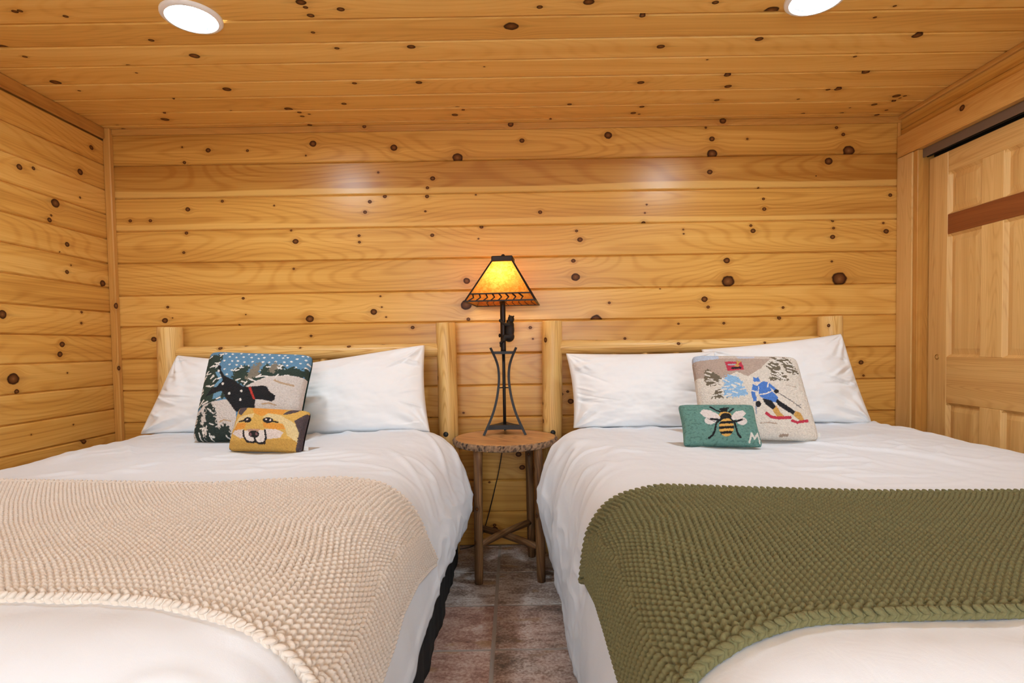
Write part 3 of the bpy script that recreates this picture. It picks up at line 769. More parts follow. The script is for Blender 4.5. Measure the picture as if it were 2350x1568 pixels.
def make_duvet(cover, inner, damp, label, seed):
    nu, nv = 270, 250
    bs = np.linspace(0, cover.blen, nv)
    P = np.zeros((nu, nv, 3)); S = np.zeros((nu, nv)); TS = np.zeros((nu, nv))
    for j, b in enumerate(bs):
        y, dz = cover.rowpos(b)
        C, L = cover.row(y)
        q = np.linspace(L[0], L[-1], nu)
        x = np.interp(q, L, C[:, 0]); z = np.interp(q, L, C[:, 1])
        P[:, j, 0] = x; P[:, j, 1] = y; P[:, j, 2] = np.maximum(z + dz, np.minimum(z, .09 + .05 * (z / .7)))
        S[:, j] = q; TS[:, j] = L[-1]
    N = grid_normals(P)
    if N[nu // 2, nv // 3, 2] < 0: N = -N
    X, Y, Z = P[..., 0], P[..., 1], P[..., 2]
    B = np.broadcast_to(bs[None, :], S.shape)
    side = sstep(.66, .40, Z)                                   # 0 on top, 1 down the sides
    dmp = damp(S, Y)                                            # flatter where a throw weighs it down
    # soft billows and long diagonal creases on top
    h = .012 * fbm(X * 2.3 + seed, Y * 2.0, 2) * (1 - side)
    w1 = np.abs(perlin(X * 5.0 + Y * 3.2 + seed, Y * 1.6 - X * .7 + 3.1 * seed))
    h += (1 - side) * .0085 * (1 - sstep(0, .16, w1)) * sstep(-.1, .25, perlin(X * 2 + 5, Y * 2 + seed))
    w2 = np.abs(perlin(X * 2.2 - Y * 7.5 + 2 * seed, X * 3.1 + Y * 2.2 + seed))
    h += (1 - side) * .0075 * (1 - sstep(0, .14, w2)) * sstep(-.05, .3, perlin(X * 2.5 + 15, Y * 2.5 + seed))
    # folds running down the sides, finer crumple between them
    hang = sstep(.68, .30, Z)
    fw = perlin(Y * 5.2 + .9 * Z + seed, Z * 1.6 + 7) + .5 * perlin(Y * 11 + 2.2 * Z, Z * 2.6 + seed)
    h += hang * .020 * fw
    cr = np.abs(perlin(Y * 9 + Z * 7 + seed * 2, Z * 9 - Y * 4))
    h += side * .0050 * (1 - sstep(0, .2, cr))
    h += .0022 * fbm(X * 17 + Z * 9, Y * 15 + seed, 2)
    h *= dmp
    P = P + N * h[..., None]
    # ragged hem: lift the hem up and down a little
    tip = sstep(.85, 1.0, np.abs(np.linspace(-1, 1, nu)))[:, None]
    P[..., 2] += tip * (.022 * perlin(Y * 5 + seed, seed + 0 * Y) + .006 * perlin(Y * 15, seed + 0 * Y))
    P[..., 2] = np.maximum(P[..., 2], .02)
    # gathered welt at the hem
    e = np.minimum(np.arange(nu), np.arange(nu)[::-1])[:, None]
    P = P + N * (.004 * np.exp(-((e - 4) / 1.6) ** 2))[..., None]
    F = grid_faces(nu, nv)
    V = P.reshape(-1, 3)
    if inner > 0: F = F[:, ::-1]
    me = quads_mesh('duvet', V, F, smooth=True)
    o = link('duvet', me, M['duvet'])
    md = o.modifiers.new('thickness', 'SOLIDIFY'); md.thickness = .010; md.offset = -1
    return tag(o, label, 'duvet')

def throw_damp(y0, y1):
    return lambda S, Y: 1 - .75 * sstep(y0 + .06, y0 - .03, Y) * sstep(y1 - .06, y1 + .03, Y)
duvetL = make_duvet(coverL, 1, throw_damp(-1.28, -2.11), 'white duvet on the left bed, under the beige throw', 3.3)
duvetR = make_duvet(coverR, -1, throw_damp(-1.52, -2.19), 'white duvet on the right bed, under the olive green throw', 8.1)

# ---- chunky knitted throws
def make_throw(name, cover, inner, y_far, y_near, s_in, s_out, far_shape, near_shape, end_shape, mat, label, ps=.0122, pt=.0150, T0=.0075, seed=1.0):
    """s runs across the bed (s_in = end on the aisle side), t from far edge to near edge"""
    Wt = 1.0
    width = abs(y_near - far_shape(np.array([.3]))[0])
    length = s_in - s_out
    nu = int(length / ps * 5.2); nv = int(width / pt * 7.2)
    sg = np.linspace(0, 1, nu)          # 0 = aisle end
    tg = np.linspace(0, 1, nv)
    # coarse base surface first, then interpolate
    cu, cv = 150, 70
    su, tv = np.linspace(0, 1, cu), np.linspace(0, 1, cv)
    base = np.zeros((cu, cv, 3))
    ysamp = np.linspace(y_near - .25, -1.0, 120)
    secs = []
    for y in ysamp:
        C, L = cover.row(y)
        secs.append((C, L))
    qs = np.linspace(s_out - .05, s_in + .05, 400)
    tabX = np.array([np.interp(qs, L, C[:, 0]) for C, L in secs]); tabZ = np.array([np.interp(qs, L, C[:, 1]) for C, L in secs])
    def surf(s, y):
        fy = np.clip((y - ysamp[0]) / (ysamp[-1] - ysamp[0]) * (len(ysamp) - 1), 0, len(ysamp) - 1.001)
        fs = np.clip((s - qs[0]) / (qs[-1] - qs[0]) * (len(qs) - 1), 0, len(qs) - 1.001)
        iy, isx = fy.astype(int), fs.astype(int); a, b = fy - iy, fs - isx
        bl = lambda Tb: (Tb[iy, isx] * (1 - a) * (1 - b) + Tb[iy + 1, isx] * a * (1 - b) + Tb[iy, isx + 1] * (1 - a) * b + Tb[iy + 1, isx + 1] * a * b)
        return bl(tabX), bl(tabZ)
    SU, TV = np.meshgrid(sg, tg, indexing='ij')
    send = s_in + end_shape(TV)
    s = send + (s_out - send) * SU
    yf_ = y_far + far_shape(s); yn_ = y_near + near_shape(s)
    y = yf_ + (yn_ - yf_) * TV
    # beyond the foot edge the cloth rolls over
    x, z = surf(s, y)
    over = np.maximum(0, cover.yf - y)
    z = z - np.where(over > 0, cover.fr - np.sqrt(np.maximum(cover.fr ** 2 - np.minimum(over, cover.fr) ** 2, 0)), 0)
    P = np.stack([x, y, z], -1)
    N = grid_normals(P)
    if N[nu // 2, nv // 2, 2] < 0: N = -N
    B0 = P.copy()
    es = SU * length                              # metres from the aisle end
    et = np.minimum(TV, 1 - TV) * width           # metres from the long edges
    eo = (1 - SU) * length
    # stitches
    row = np.floor(TV * width / pt); ft = TV * width / pt - row
    jit = .05 * perlin(es * 70, TV * width * 70)
    fs = (es / ps + .22 * row + .20 * (ft - .4) + jit) % 1.0
    big = np.sqrt(np.clip(1 - ((fs - .5) / .51) ** 2 - ((ft - .38) / .42) ** 2, 0, 1))
    fs2 = (fs + .12) % 1.0
    small = .62 * np.sqrt(np.clip(1 - ((fs2 - .5) / .30) ** 2 - ((ft - .88) / .30) ** 2, 0, 1))
    small = np.maximum(small, .62 * np.sqrt(np.clip(1 - ((fs2 - .5) / .30) ** 2 - ((ft + .12) / .30) ** 2, 0, 1)))
    body = np.maximum(big, small)
    # ribs in the end band
    rp = .0170
    fr_ = (TV * width / rp) % 1.0
    rib = np.sqrt(np.clip(1 - ((fr_ - .5) / .47) ** 2, 0, 1))
    chn = .5 + .5 * np.cos(2 * np.pi * (es / .0085 + 1.1 * np.abs(fr_ - .5)))
    ribh = rib * (.84 + .16 * chn)
    e2 = np.minimum(es, eo)
    band = sstep(.128, .120, e2 + .004 * np.cos(2 * np.pi * TV * width / rp))
    hst = body * (1 - band) + (1.35 * ribh - .12) * band
    # chain selvedge: two rows of slanted loops along the long edges, one row at the ends
    def chain(e, along, w, sign, pitch):
        le = e / w
        fc = (along / pitch + sign * .55 * (le - .5)) % 1.0
        return np.sqrt(np.clip(1 - ((fc - .5) / .52) ** 2 - ((le - .5) / .55) ** 2, 0, 1))
    cw = .0115
    hst = np.where(et < cw, chain(et, es, cw, 1, .0175), np.where(et < 2 * cw, chain(et - cw, es + .006, cw, -1, .0175) * 1.05, hst))
    hst = np.where(e2 < .012, chain(e2, TV * width, .012, 1, .0165), hst)
    ed = np.minimum(np.minimum(et, e2), .013) / .013
    lift = T0 * np.sqrt(np.clip(1 - (1 - ed) ** 2, 0, 1))
    drape = .006 * fbm(s * 3 + seed, y * 3.5, 2) * sstep(0, .1, np.minimum(et, e2)) + .004
    P = P + N * (lift + drape + .0120 * hst * np.clip(ed * 5, 0, 1) - .004)[..., None]
    F = grid_faces(nu, nv)
    if inner < 0: F = F[:, ::-1]
    me = quads_mesh(name, P.reshape(-1, 3), F, smooth=True)
    attr_vec(me, 'kn', np.stack([hst, es, TV * width], -1).reshape(-1, 3))
    o = link(name, me, mat)
    # looped selvedge: two layers of slanted yarn loops around the folded edges
    def loops(path, nrm, out, pitch, h0, sgn):
        L = np.concatenate([[0], np.cumsum(np.linalg.norm(np.diff(path, axis=0), axis=1))])
        q = np.arange(pitch / 2, L[-1], pitch)
        I = lambda A: np.stack([np.interp(q, L, A[:, k]) for k in range(3)], -1)
        c, n, w = I(path), I(nrm), I(out)
        t = np.gradient(c, axis=0); t /= np.linalg.norm(t, axis=1)[:, None]
        d1 = t * math.cos(.62) + n * math.sin(.62) * sgn; d1 /= np.linalg.norm(d1, axis=1)[:, None]
        d2 = np.cross(d1, w); d2 /= np.linalg.norm(d2, axis=1)[:, None]
        c = c + n * h0
        th = np.linspace(.02, np.pi - .02, 7); ph = np.arange(8) * 2 * np.pi / 8
        loc = np.stack([np.outer(np.cos(th), np.ones(8)) * .0104, np.outer(np.sin(th), np.cos(ph)) * .0050, np.outer(np.sin(th), np.sin(ph)) * .0055], -1).reshape(-1, 3)
        V = c[:, None, :] + loc[None, :, 0:1] * d1[:, None, :] + loc[None, :, 1:2] * d2[:, None, :] + loc[None, :, 2:3] * w[:, None, :]
        f = grid_faces(7, 8, wrap_v=True)
        F = (f[None] + (np.arange(len(q)) * 56)[:, None, None]).reshape(-1, 4)
        return V.reshape(-1, 3), F
    Vs, Fs = [], []; off = 0
    j = nv - 1
    for path, nrm, out in ((B0[:, -1], N[:, -1], B0[:, -1] - B0[:, -4]), (B0[0, :], N[0, :], B0[0, :] - B0[3, :]), (B0[:, 0], N[:, 0], B0[:, 0] - B0[:, 3])):
        out = out / (np.linalg.norm(out, axis=1)[:, None] + 1e-9)
        for h0, sg_ in ((.0050, 1), (.0128, -1)):
            v, f = loops(path - out * .003, nrm, out, .0155, h0, sg_)
            Vs.append(v); Fs.append(f + off); off += len(v)
    Vs = np.concatenate(Vs); Fs = np.concatenate(Fs)
    me = quads_mesh('edge_chain', Vs, Fs, smooth=True)
    attr_vec(me, 'kn', np.stack([np.ones(len(Vs)), Vs[:, 0], Vs[:, 1] + Vs[:, 2]], -1))
    ec = link('edge_chain', me, mat, o); ec['kind'] = 'stuff'
    return tag(o, label, 'throw blanket')

tab = lambda xs, ys: (lambda q: np.interp(q, xs, ys))
throwL = make_throw('knit_throw', coverL, 1, 0.0, -2.195, .945, -1.0,
    tab([-1.0, -.48, -.05, .2, .39, .61, .71, .8, .9, 1.01], [-1.33, -1.35, -1.40, -1.44, -1.42, -1.40, -1.37, -1.34, -1.30, -1.22]),
    tab([-1.0, .26, .47, .6, .7, .8, 1.0], [.03, .045, .03, .0, -.02, .0, .06]),
    tab([0, .12, .3, .5, .65, .8, 1.0], [.065, .03, -.005, -.015, .0, .005, -.02]),
    M['knit_beige'], 'chunky beige knitted throw with ribbed ends, across the left bed', seed=2.2)
throwR = make_throw('knit_throw', coverR, -1, 0.0, -2.26, .865, -1.0,
    tab([-1.0, -.32, .04, .35, .61, .70, .79, .92], [-1.66, -1.65, -1.63, -1.59, -1.54, -1.49, -1.46, -1.48]),
    tab([-1.0, .23, .5, .65, .8, 1.0], [.02, .015, .01, -.005, .02, .06]),
    tab([0, .12, .35, .5, .75, 1.0], [.06, .02, -.005, -.005, .0, -.015]),
    M['knit_green'], 'chunky olive green knitted throw with ribbed ends, across the right bed', seed=5.7)
# care label hanging out under the green throw
lab = box('care_label', (0, 0, 0), (.030, .0012, .075), M['tagcloth'], throwR, axis=2, bev=.0003)
bake(lab, Matrix.Translation((.335, -2.135, .635)) @ Matrix.Rotation(math.radians(-28), 4, 'Y') @ Matrix.Rotation(math.radians(-62), 4, 'X'))
lab['label'] = 'white printed care label'

# ---- bed frames with log headboards
def headboard_bed(x0, x1, ra, rb, skirt_in, skirt_out, inner, yfoot, label, seed):
    """x0, x1 = post centres"""
    cx = (x0 + x1) / 2
    b = empty('log_bed', (cx, -1.1, 0)); tag(b, label, 'bed')
    yp = -.100
    for x, r, kn in ((x0, ra, seed), (x1, rb, seed + 3)):
        zz = np.linspace(0, 1.222, 26)
        rr = np.full(26, r); rr[-1] *= .93; rr[-2] *= .985
        zz[-2] = 1.216
        rnd = np.random.default_rng(kn)
        kk = [(float(a), float(rnd.uniform(-.06, .06)), float(rnd.uniform(.006, .011))) for a in (1.20 - rnd.uniform(.02, .08), .95 + rnd.uniform(-.05, .05), .79, .72 + rnd.uniform(-.03, .03), .4, .15)]
        p = tube('headboard_post', np.stack([x + .004 * np.sin(zz * 3 + kn), np.full(26, yp), zz], -1), rr, M['log'], b, ns=20, wob=.014, tone=(1.0, .2, 0), knots=kk)
        if (x > cx) == (inner > 0):
            bo = lathe('bolt_cap', [(.0005, .012), (.009, .012), (.0125, .009), (.0135, .004), (.0135, .0)], (0, 0, 0), M['blackplastic'], p, ns=16)
            bake(bo, Matrix.Translation((x - .005, yp - r + .003, .642)) @ Matrix.Rotation(math.radians(90), 4, 'X'))
    def rail(name, z, r, ymid, kn):
        n = 40
        xs = np.linspace(x0 + .01, x1 - .01, n)
        rr = np.full(n, r)
        e = np.minimum(xs - xs[0], xs[-1] - xs)
        rr = np.where(e < .075, .55 * r + .45 * r * np.sqrt(np.clip(1 - ((.075 - e) / .075) ** 2, 0, 1)) ** .7, r)
        rr = rr * (1 + .04 * np.sin(xs * 4 + kn))
        rnd = np.random.default_rng(kn)
        kk = [(float(a), float(rnd.uniform(-.03, .05)), float(rnd.uniform(.005, .010))) for a in np.linspace(.2, 1.3, 6) + rnd.uniform(-.1, .1, 6)]
        return tube(name, np.stack([xs, np.full(n, ymid), z + .003 * np.sin(xs * 3 + kn)], -1), rr, M['log'], b, ns=20, wob=.016, tone=(1.0, .22, 0), knots=kk)
    rail('headboard_rail', 1.080, .0375, yp, seed + 11)
    rail('headboard_rail', .50, .0375, yp, seed + 17)
    for i in range(8):
        x = x0 + (x1 - x0) * (i + 1) / 9
        zz = np.linspace(.51, 1.07, 9)
        tube('headboard_spindle', np.stack([np.full(9, x), np.full(9, yp), zz], -1), [.018] + [.021] * 7 + [.018], M['log'], b, ns=12, wob=.02, tone=(1.0, .2, 0))
    lo, hi = min(skirt_in, skirt_out), max(skirt_in, skirt_out)
    # mattress and base
    def soft_box(name, a, c, mat, rr):
        bm = bmesh.new(); bmesh.ops.create_cube(bm, size=1)
        a = np.array(a); c = np.array(c)
        for v in bm.verts: v.co = Vector((a + c) / 2 + np.array(v.co) * (c - a))
        bmesh.ops.bevel(bm, geom=bm.edges[:], offset=rr, segments=4, affect='EDGES')
        me = bpy.data.meshes.new(name); bm.to_mesh(me); bm.free()
        return link(name, me, mat, b)
    soft_box('mattress', (lo + .06, yfoot + .10, .36), (hi - .06, -.18, .62), M['mattress'], .05)
    soft_box('box_spring', (lo + .03, yfoot + .06, .14), (hi - .03, -.18, .355), M['mattress'], .02)
    # black valance with small folds, hanging to the floor on three sides
    path = []
    n = 150
    for t in np.linspace(0, 1, n): path.append((hi, -.18 + (yfoot + .05 + .18) * t, 1, 0))
    for t in np.linspace(0, 1, 80)[1:]: path.append((hi + (lo - hi) * t, yfoot + .05, 0, -1))
    for t in np.linspace(0, 1, n)[1:]: path.append((lo, yfoot + .05 + (-.18 - yfoot - .05) * t, -1, 0))
    path = np.array(path); q = np.arange(len(path))
    zz = np.array([.355, .25, .15, .06, .0015])
    wv = .8 * perlin(q * .07 + seed, 0 * q) + .35 * perlin(q * .19 + seed, 3 + 0 * q)
    P = np.zeros((len(path), len(zz), 3))
    for k, zv in enumerate(zz):
        a = .004 + .020 * (1 - zv / .355)
        P[:, k, 0] = path[:, 0] + path[:, 2] * wv * a; P[:, k, 1] = path[:, 1] + path[:, 3] * wv * a; P[:, k, 2] = zv
    me = quads_mesh('bed_skirt', P.reshape(-1, 3), grid_faces(len(path), len(zz)), smooth=True)
    o = link('bed_skirt', me, M['black_cloth'], b); o['label'] = 'black bed skirt'
    md = o.modifiers.new('thickness', 'SOLIDIFY'); md.thickness = .003
    return b
bedL = headboard_bed(-1.798, -.352, .060, .052, -.303, -1.86, 1, -2.16, 'log bed with a peeled pine headboard, on the left of the night table', 3)
bedR = headboard_bed(.203, 1.663, .052, .060, .196, 1.80, -1, -2.25, 'log bed with a peeled pine headboard, on the right of the night table', 41)

# ---- pillows: front face given by its four corners
def pillow_grid(q, nu, nv, thick, back, concave=.055, pw=.42, wrk=0.0, seed=0.0, sag=0.0, flat_edge=.0):
    """q = (bottom-left, bottom-right, top-right, top-left); returns front and back grids"""
    bl, br, tr, tl = [np.array(c, float) for c in q]
    U, Vv = np.meshgrid(np.linspace(0, 1, nu), np.linspace(0, 1, nv), indexing='ij')
    a, b = 2 * U - 1, 2 * Vv - 1
    # corners stick out, sides curve in
    rc = 1 - flat_edge * (np.abs(a) * np.abs(b)) ** 9
    a2 = a * (1 - concave * (1 - b ** 2)) * rc; b2 = b * (1 - concave * (1 - a ** 2)) * rc
    u, v = ((a2 + 1) / 2)[..., None], ((b2 + 1) / 2)[..., None]
    P = bl * (1 - u) * (1 - v) + br * u * (1 - v) + tr * u * v + tl * (1 - u) * v
    n = np.cross(br - bl, tl - bl); n /= np.linalg.norm(n)
    prof = (np.clip(1 - a ** 2, 0, 1) ** pw) * (np.clip(1 - b ** 2, 0, 1) ** pw)
    if wrk:
        # creases fanning from the corners
        rad = np.zeros_like(a)
        for sx in (-1, 1):
            for sy in (-1, 1):
                dx, dy = a - sx * 1.02, (b - sy * 1.02) * .7
                ang = np.arctan2(dy, dx); rr = np.hypot(dx, dy)
                rad += np.exp(-(rr / .55) ** 2) * perlin(ang * 3.6 + seed + sx * 3 + sy * 7, rr * 1.2 + seed)
        wr = wrk * (1.5 * rad + .9 * (np.abs(perlin(a * 2.1 + b * 1.3 + seed, b * 2.6 - a + seed)) < .035) * 0 + .55 * fbm(a * 2.2 + seed, b * 2.4 + seed, 3))
        rg = np.random.default_rng(int(seed * 10))
        for _ in range(26):                       # pressed creases running in from the ends
            sx = rg.choice([-1, 1]); y0 = rg.uniform(-.95, .95); t0 = rg.uniform(-.7, .7) - .25 * y0
            L_, w_, am = rg.uniform(.25, .75), rg.uniform(.018, .045), rg.uniform(.15, .5) * rg.choice([-1, 1])
            cx_, cy_ = -sx * math.cos(t0), math.sin(t0)
            du = (a - sx * .97) * cx_ + (b - y0) * cy_; dvv = -(a - sx * .97) * cy_ + (b - y0) * cx_ + .25 * du * du * rg.uniform(-1, 1)
            wr += wrk * am * np.exp(-(dvv / w_) ** 2) * sstep(-.02, .10, du) * sstep(L_, L_ * .3, du)
        wr *= sstep(0, .12, np.minimum(1 - np.abs(a), 1 - np.abs(b)))
        prof = prof + wr / max(thick, .01)
    front = P + n * (thick * prof)[..., None]
    bk = P - n * (back * np.clip(prof, 0, 2))[..., None]
    front[..., 2] -= sag * prof
    return front, bk, a, b, n

def white_pillow(q, label, seed, thick=.115, back=.07):
    nu, nv = 170, 130
    f, bk, a, b, n = pillow_grid(q, nu, nv, thick, back, concave=.045, pw=.34, wrk=.024, seed=seed, sag=.02)
    V = np.concatenate([f.reshape(-1, 3), bk.reshape(-1, 3)])
    F = grid_faces(nu, nv)
    F = np.concatenate([F, F[:, ::-1] + nu * nv])
    me = quads_mesh('bed_pillow', V, F, smooth=True)
    bm = bmesh.new(); bm.from_mesh(me)
    bmesh.ops.remove_doubles(bm, verts=bm.verts, dist=.0004)
    bmesh.ops.recalc_face_normals(bm, faces=bm.faces)
    bm.to_mesh(me); bm.free()
    return tag(link('bed_pillow', me, M['pillow']), label, 'pillow', 'white sleeping pillows')

white_pillow([(-1.835, -.30, .690), (-1.04, -.33, .684), (-1.04, -.175, 1.02), (-1.70, -.20, 1.075)], 'white pillow nearest the left wall, behind the dog cushion', 1.3)
white_pillow([(-1.10, -.42, .684), (-.405, -.37, .690), (-.448, -.195, 1.105), (-1.16, -.215, 1.00)], 'white pillow on the left bed beside the lamp', 4.9)
white_pillow([(.285, -.33, .690), (1.00, -.39, .684), (1.00, -.25, 1.05), (.262, -.24, 1.052)], 'white pillow on the right bed beside the lamp', 7.7)
white_pillow([(.95, -.27, .690), (1.735, -.33, .684), (1.665, -.19, 1.128), (.965, -.165, 1.060)], 'white pillow nearest the closet, behind the skier cushion', 9.2)
# ------------------------------------------------------------------ hooked wool cushions
def in_poly(x, y, poly):
    r = np.zeros(x.shape, bool)
    n = len(poly); j = n - 1
    for i in range(n):
        xi, yi = poly[i]; xj, yj = poly[j]
        if yi != yj:
            r ^= ((yi > y) != (yj > y)) & (x < (xj - xi) * (y - yi) / (yj - yi) + xi)
        j = i
    return r
def in_stroke(x, y, pts, w):
    r = np.zeros(x.shape, bool)
    for (ax, ay), (bx, by) in zip(pts[:-1], pts[1:]):
        dx, dy = bx - ax, by - ay
        t = np.clip(((x - ax) * dx + (y - ay) * dy) / (dx * dx + dy * dy + 1e-9), 0, 1)
        r |= (x - ax - t * dx) ** 2 + (y - ay - t * dy) ** 2 < (w / 2) ** 2
    return r
class Art:
    """flat wool picture in its own drawing units, sampled per stitch"""
    def __init__(self, x, y, base, jag=7.0):
        self.x0, self.y0 = x, y
        self.x = x + jag * perlin(x / 16, y / 16); self.y = y + jag * perlin(x / 16 + 40, y / 16 + 9)
        self.c = np.zeros(x.shape + (3,)); self.c[:] = srgb(*base)
    def put(self, m, col): self.c[m] = srgb(*col)
    def poly(self, p, col, jag=0.0):
        x, y = self.x, self.y
        if jag: x = x + jag * perlin(self.x0 / 24 + 7, self.y0 / 24); y = y + jag * perlin(self.x0 / 24, self.y0 / 24 + 31)
        self.put(in_poly(x, y, p), col)
    def line(self, p, w, col): self.put(in_stroke(self.x, self.y, p, w), col)
    def ell(self, cx, cy, rx, ry, col): self.put(((self.x - cx) / rx) ** 2 + ((self.y - cy) / ry) ** 2 < 1, col)

def cushion(q, corners, paint, label, nu, nv, thick, back, backmat, concave=.045, tagpos=None):
    f, bk, a, b, n = pillow_grid(q, nu, nv, thick, back, concave=concave, pw=.27, flat_edge=.045)
    # drawing coordinates of each stitch
    u, v = (a + 1) / 2, (b + 1) / 2
    cb, cr, ct, cl = [np.array(c, float) for c in corners]
    D = cb * ((1 - u) * (1 - v))[..., None] + cr * (u * (1 - v))[..., None] + ct * (u * v)[..., None] + cl * ((1 - u) * v)[..., None]
    col = paint(D[..., 0], D[..., 1])
    fz = perlin(a * nu * .31, b * nv * .31) * .0014 + perlin(a * nu * .05, b * nv * .05) * .0014
    f = f + n * fz[..., None]
    me = quads_mesh('hooked_cushion', f.reshape(-1, 3), grid_faces(nu, nv), smooth=True)
    ca = me.attributes.new('art', 'FLOAT_COLOR', 'POINT')
    ca.data.foreach_set('color', np.concatenate([col, np.ones(col.shape[:2] + (1,))], -1).astype(np.float32).ravel())
    o = link('hooked_cushion', me, M['hooked'])
    tag(o, label, 'cushion', 'hooked wool cushions')
    m2 = quads_mesh('backing', bk[::3, ::3].reshape(-1, 3), grid_faces(len(range(0, nu, 3)), len(range(0, nv, 3)))[:, ::-1], smooth=True)
    link('backing', m2, backmat, o)
    if tagpos is not None:
        t = box('side_tag', (0, 0, 0), (.022, .0012, .016), M['tagcloth'], o, bev=.0003)
        TM = Matrix.Translation(tagpos) @ Matrix.Rotation(math.radians(-25), 4, 'Z'); bake(t, TM)
    return o

def dashes(A, poly, n, w, L, col, ang, rng, spread=.5):
    xs = [p[0] for p in poly]; ys = [p[1] for p in poly]
    k = 0
    for _ in range(n * 6):
        cx, cy = rng.uniform(min(xs), max(xs)), rng.uniform(min(ys), max(ys))
        if in_poly(np.array([cx]), np.array([cy]), poly)[0]:
            t = ang + rng.uniform(-spread, spread)
            A.line([(cx - L / 2 * math.cos(t), cy - L / 2 * math.sin(t)), (cx + L / 2 * math.cos(t), cy + L / 2 * math.sin(t))], w, col)
            k += 1
            if k >= n: break

def paint_dog(x, y):
    A = Art(x, y, (98, 142, 174)); rng = np.random.default_rng(5)
    G, SN, WH, BK, TP = (46, 62, 52), (216, 206, 199), (238, 232, 226), (24, 24, 28), (134, 124, 108)
    for i in range(12):
        for j in range(7):
            A.ell(560 + i * 92 + rng.uniform(-22, 22) + (j % 2) * 40, 170 + j * 58 + rng.uniform(-14, 14), 15, 12, WH)
    left = [(330, 262), (578, 225), (545, 350), (520, 390), (560, 600), (640, 820), (480, 870), (290, 925), (200, 960), (250, 650), (300, 400)]
    A.poly(left, G, 40)
    A.poly([(480, 490), (525, 480), (585, 600), (500, 700), (465, 680), (540, 600)], (112, 158, 188))
    A.poly([(455, 835), (470, 770), (590, 735), (570, 800), (490, 835)], (112, 158, 188))
    band = [(700, 600), (735, 450), (800, 440), (870, 390), (925, 420), (900, 500), (960, 560), (1050, 540), (1090, 430), (1140, 365), (1165, 400), (1200, 470), (1290, 375), (1330, 400), (1350, 450), (1440, 400), (1500, 440), (1700, 390), (1700, 560), (1400, 530), (1150, 555), (900, 700), (820, 660)]
    A.poly(band, G, 45)
    A.poly([(880, 575), (960, 420), (1040, 355), (1075, 385), (1040, 450), (1055, 540), (920, 605)], TP, 50)
    A.poly([(1140, 480), (1220, 350), (1290, 400), (1220, 505)], TP, 50)
    A.poly([(850, 705), (1000, 622), (1150, 552), (1400, 527), (1750, 550), (1750, 1400), (990, 1400), (990, 880)], SN)
    A.poly([(100, 1010), (275, 955), (330, 900), (480, 865), (660, 850), (760, 940), (760, 1400), (100, 1400)], SN)
    dashes(A, left, 30, 17, 52, WH, -.35, rng); dashes(A, band, 22, 16, 50, WH, -.4, rng, .9)
    A.line([(1235, 602), (1300, 630), (1445, 655)], 24, (190, 160, 128)); A.line([(1080, 905), (1160, 890), (1240, 912)], 18, (190, 160, 128))
    A.line([(545, 1115), (600, 1090), (690, 1108)], 15, (190, 160, 128))
    A.poly([(510, 395), (552, 400), (562, 470), (612, 545), (722, 602), (850, 690), (922, 692), (1100, 675), (1147, 690), (1165, 742), (1238, 792), (1232, 842), (1190, 872), (1092, 852), (1000, 850), (985, 1000), (760, 1000), (640, 842), (600, 762), (560, 735), (350, 802), (440, 702), (522, 680), (592, 602), (540, 500)], BK)
    A.poly([(918, 698), (947, 698), (1003, 848), (975, 850)], (196, 58, 48))
    for cx, cy in ((590, 648), (677, 777), (831, 747), (818, 855), (525, 475)): A.ell(cx, cy, 15, 17, WH)
    tA = [(440, 875), (345, 930), (360, 1000), (375, 1060), (335, 1140), (385, 1205), (340, 1270), (340, 1400), (680, 1400), (665, 1180), (600, 1125), (545, 1190), (500, 1150), (522, 1095), (480, 1060), (516, 1015)]
    tB = [(295, 980), (220, 1055), (252, 1080), (188, 1175), (212, 1230), (195, 1300), (195, 1400), (350, 1400), (325, 1150), (290, 1100), (322, 1010)]
    A.poly(tB, (40, 52, 46), 45); A.poly(tA, (40, 52, 46), 45)
    dashes(A, tA, 12, 16, 55, WH, .5, rng, 1.4); dashes(A, tB, 7, 16, 50, WH, -.8, rng, 1.0)
    return A.c

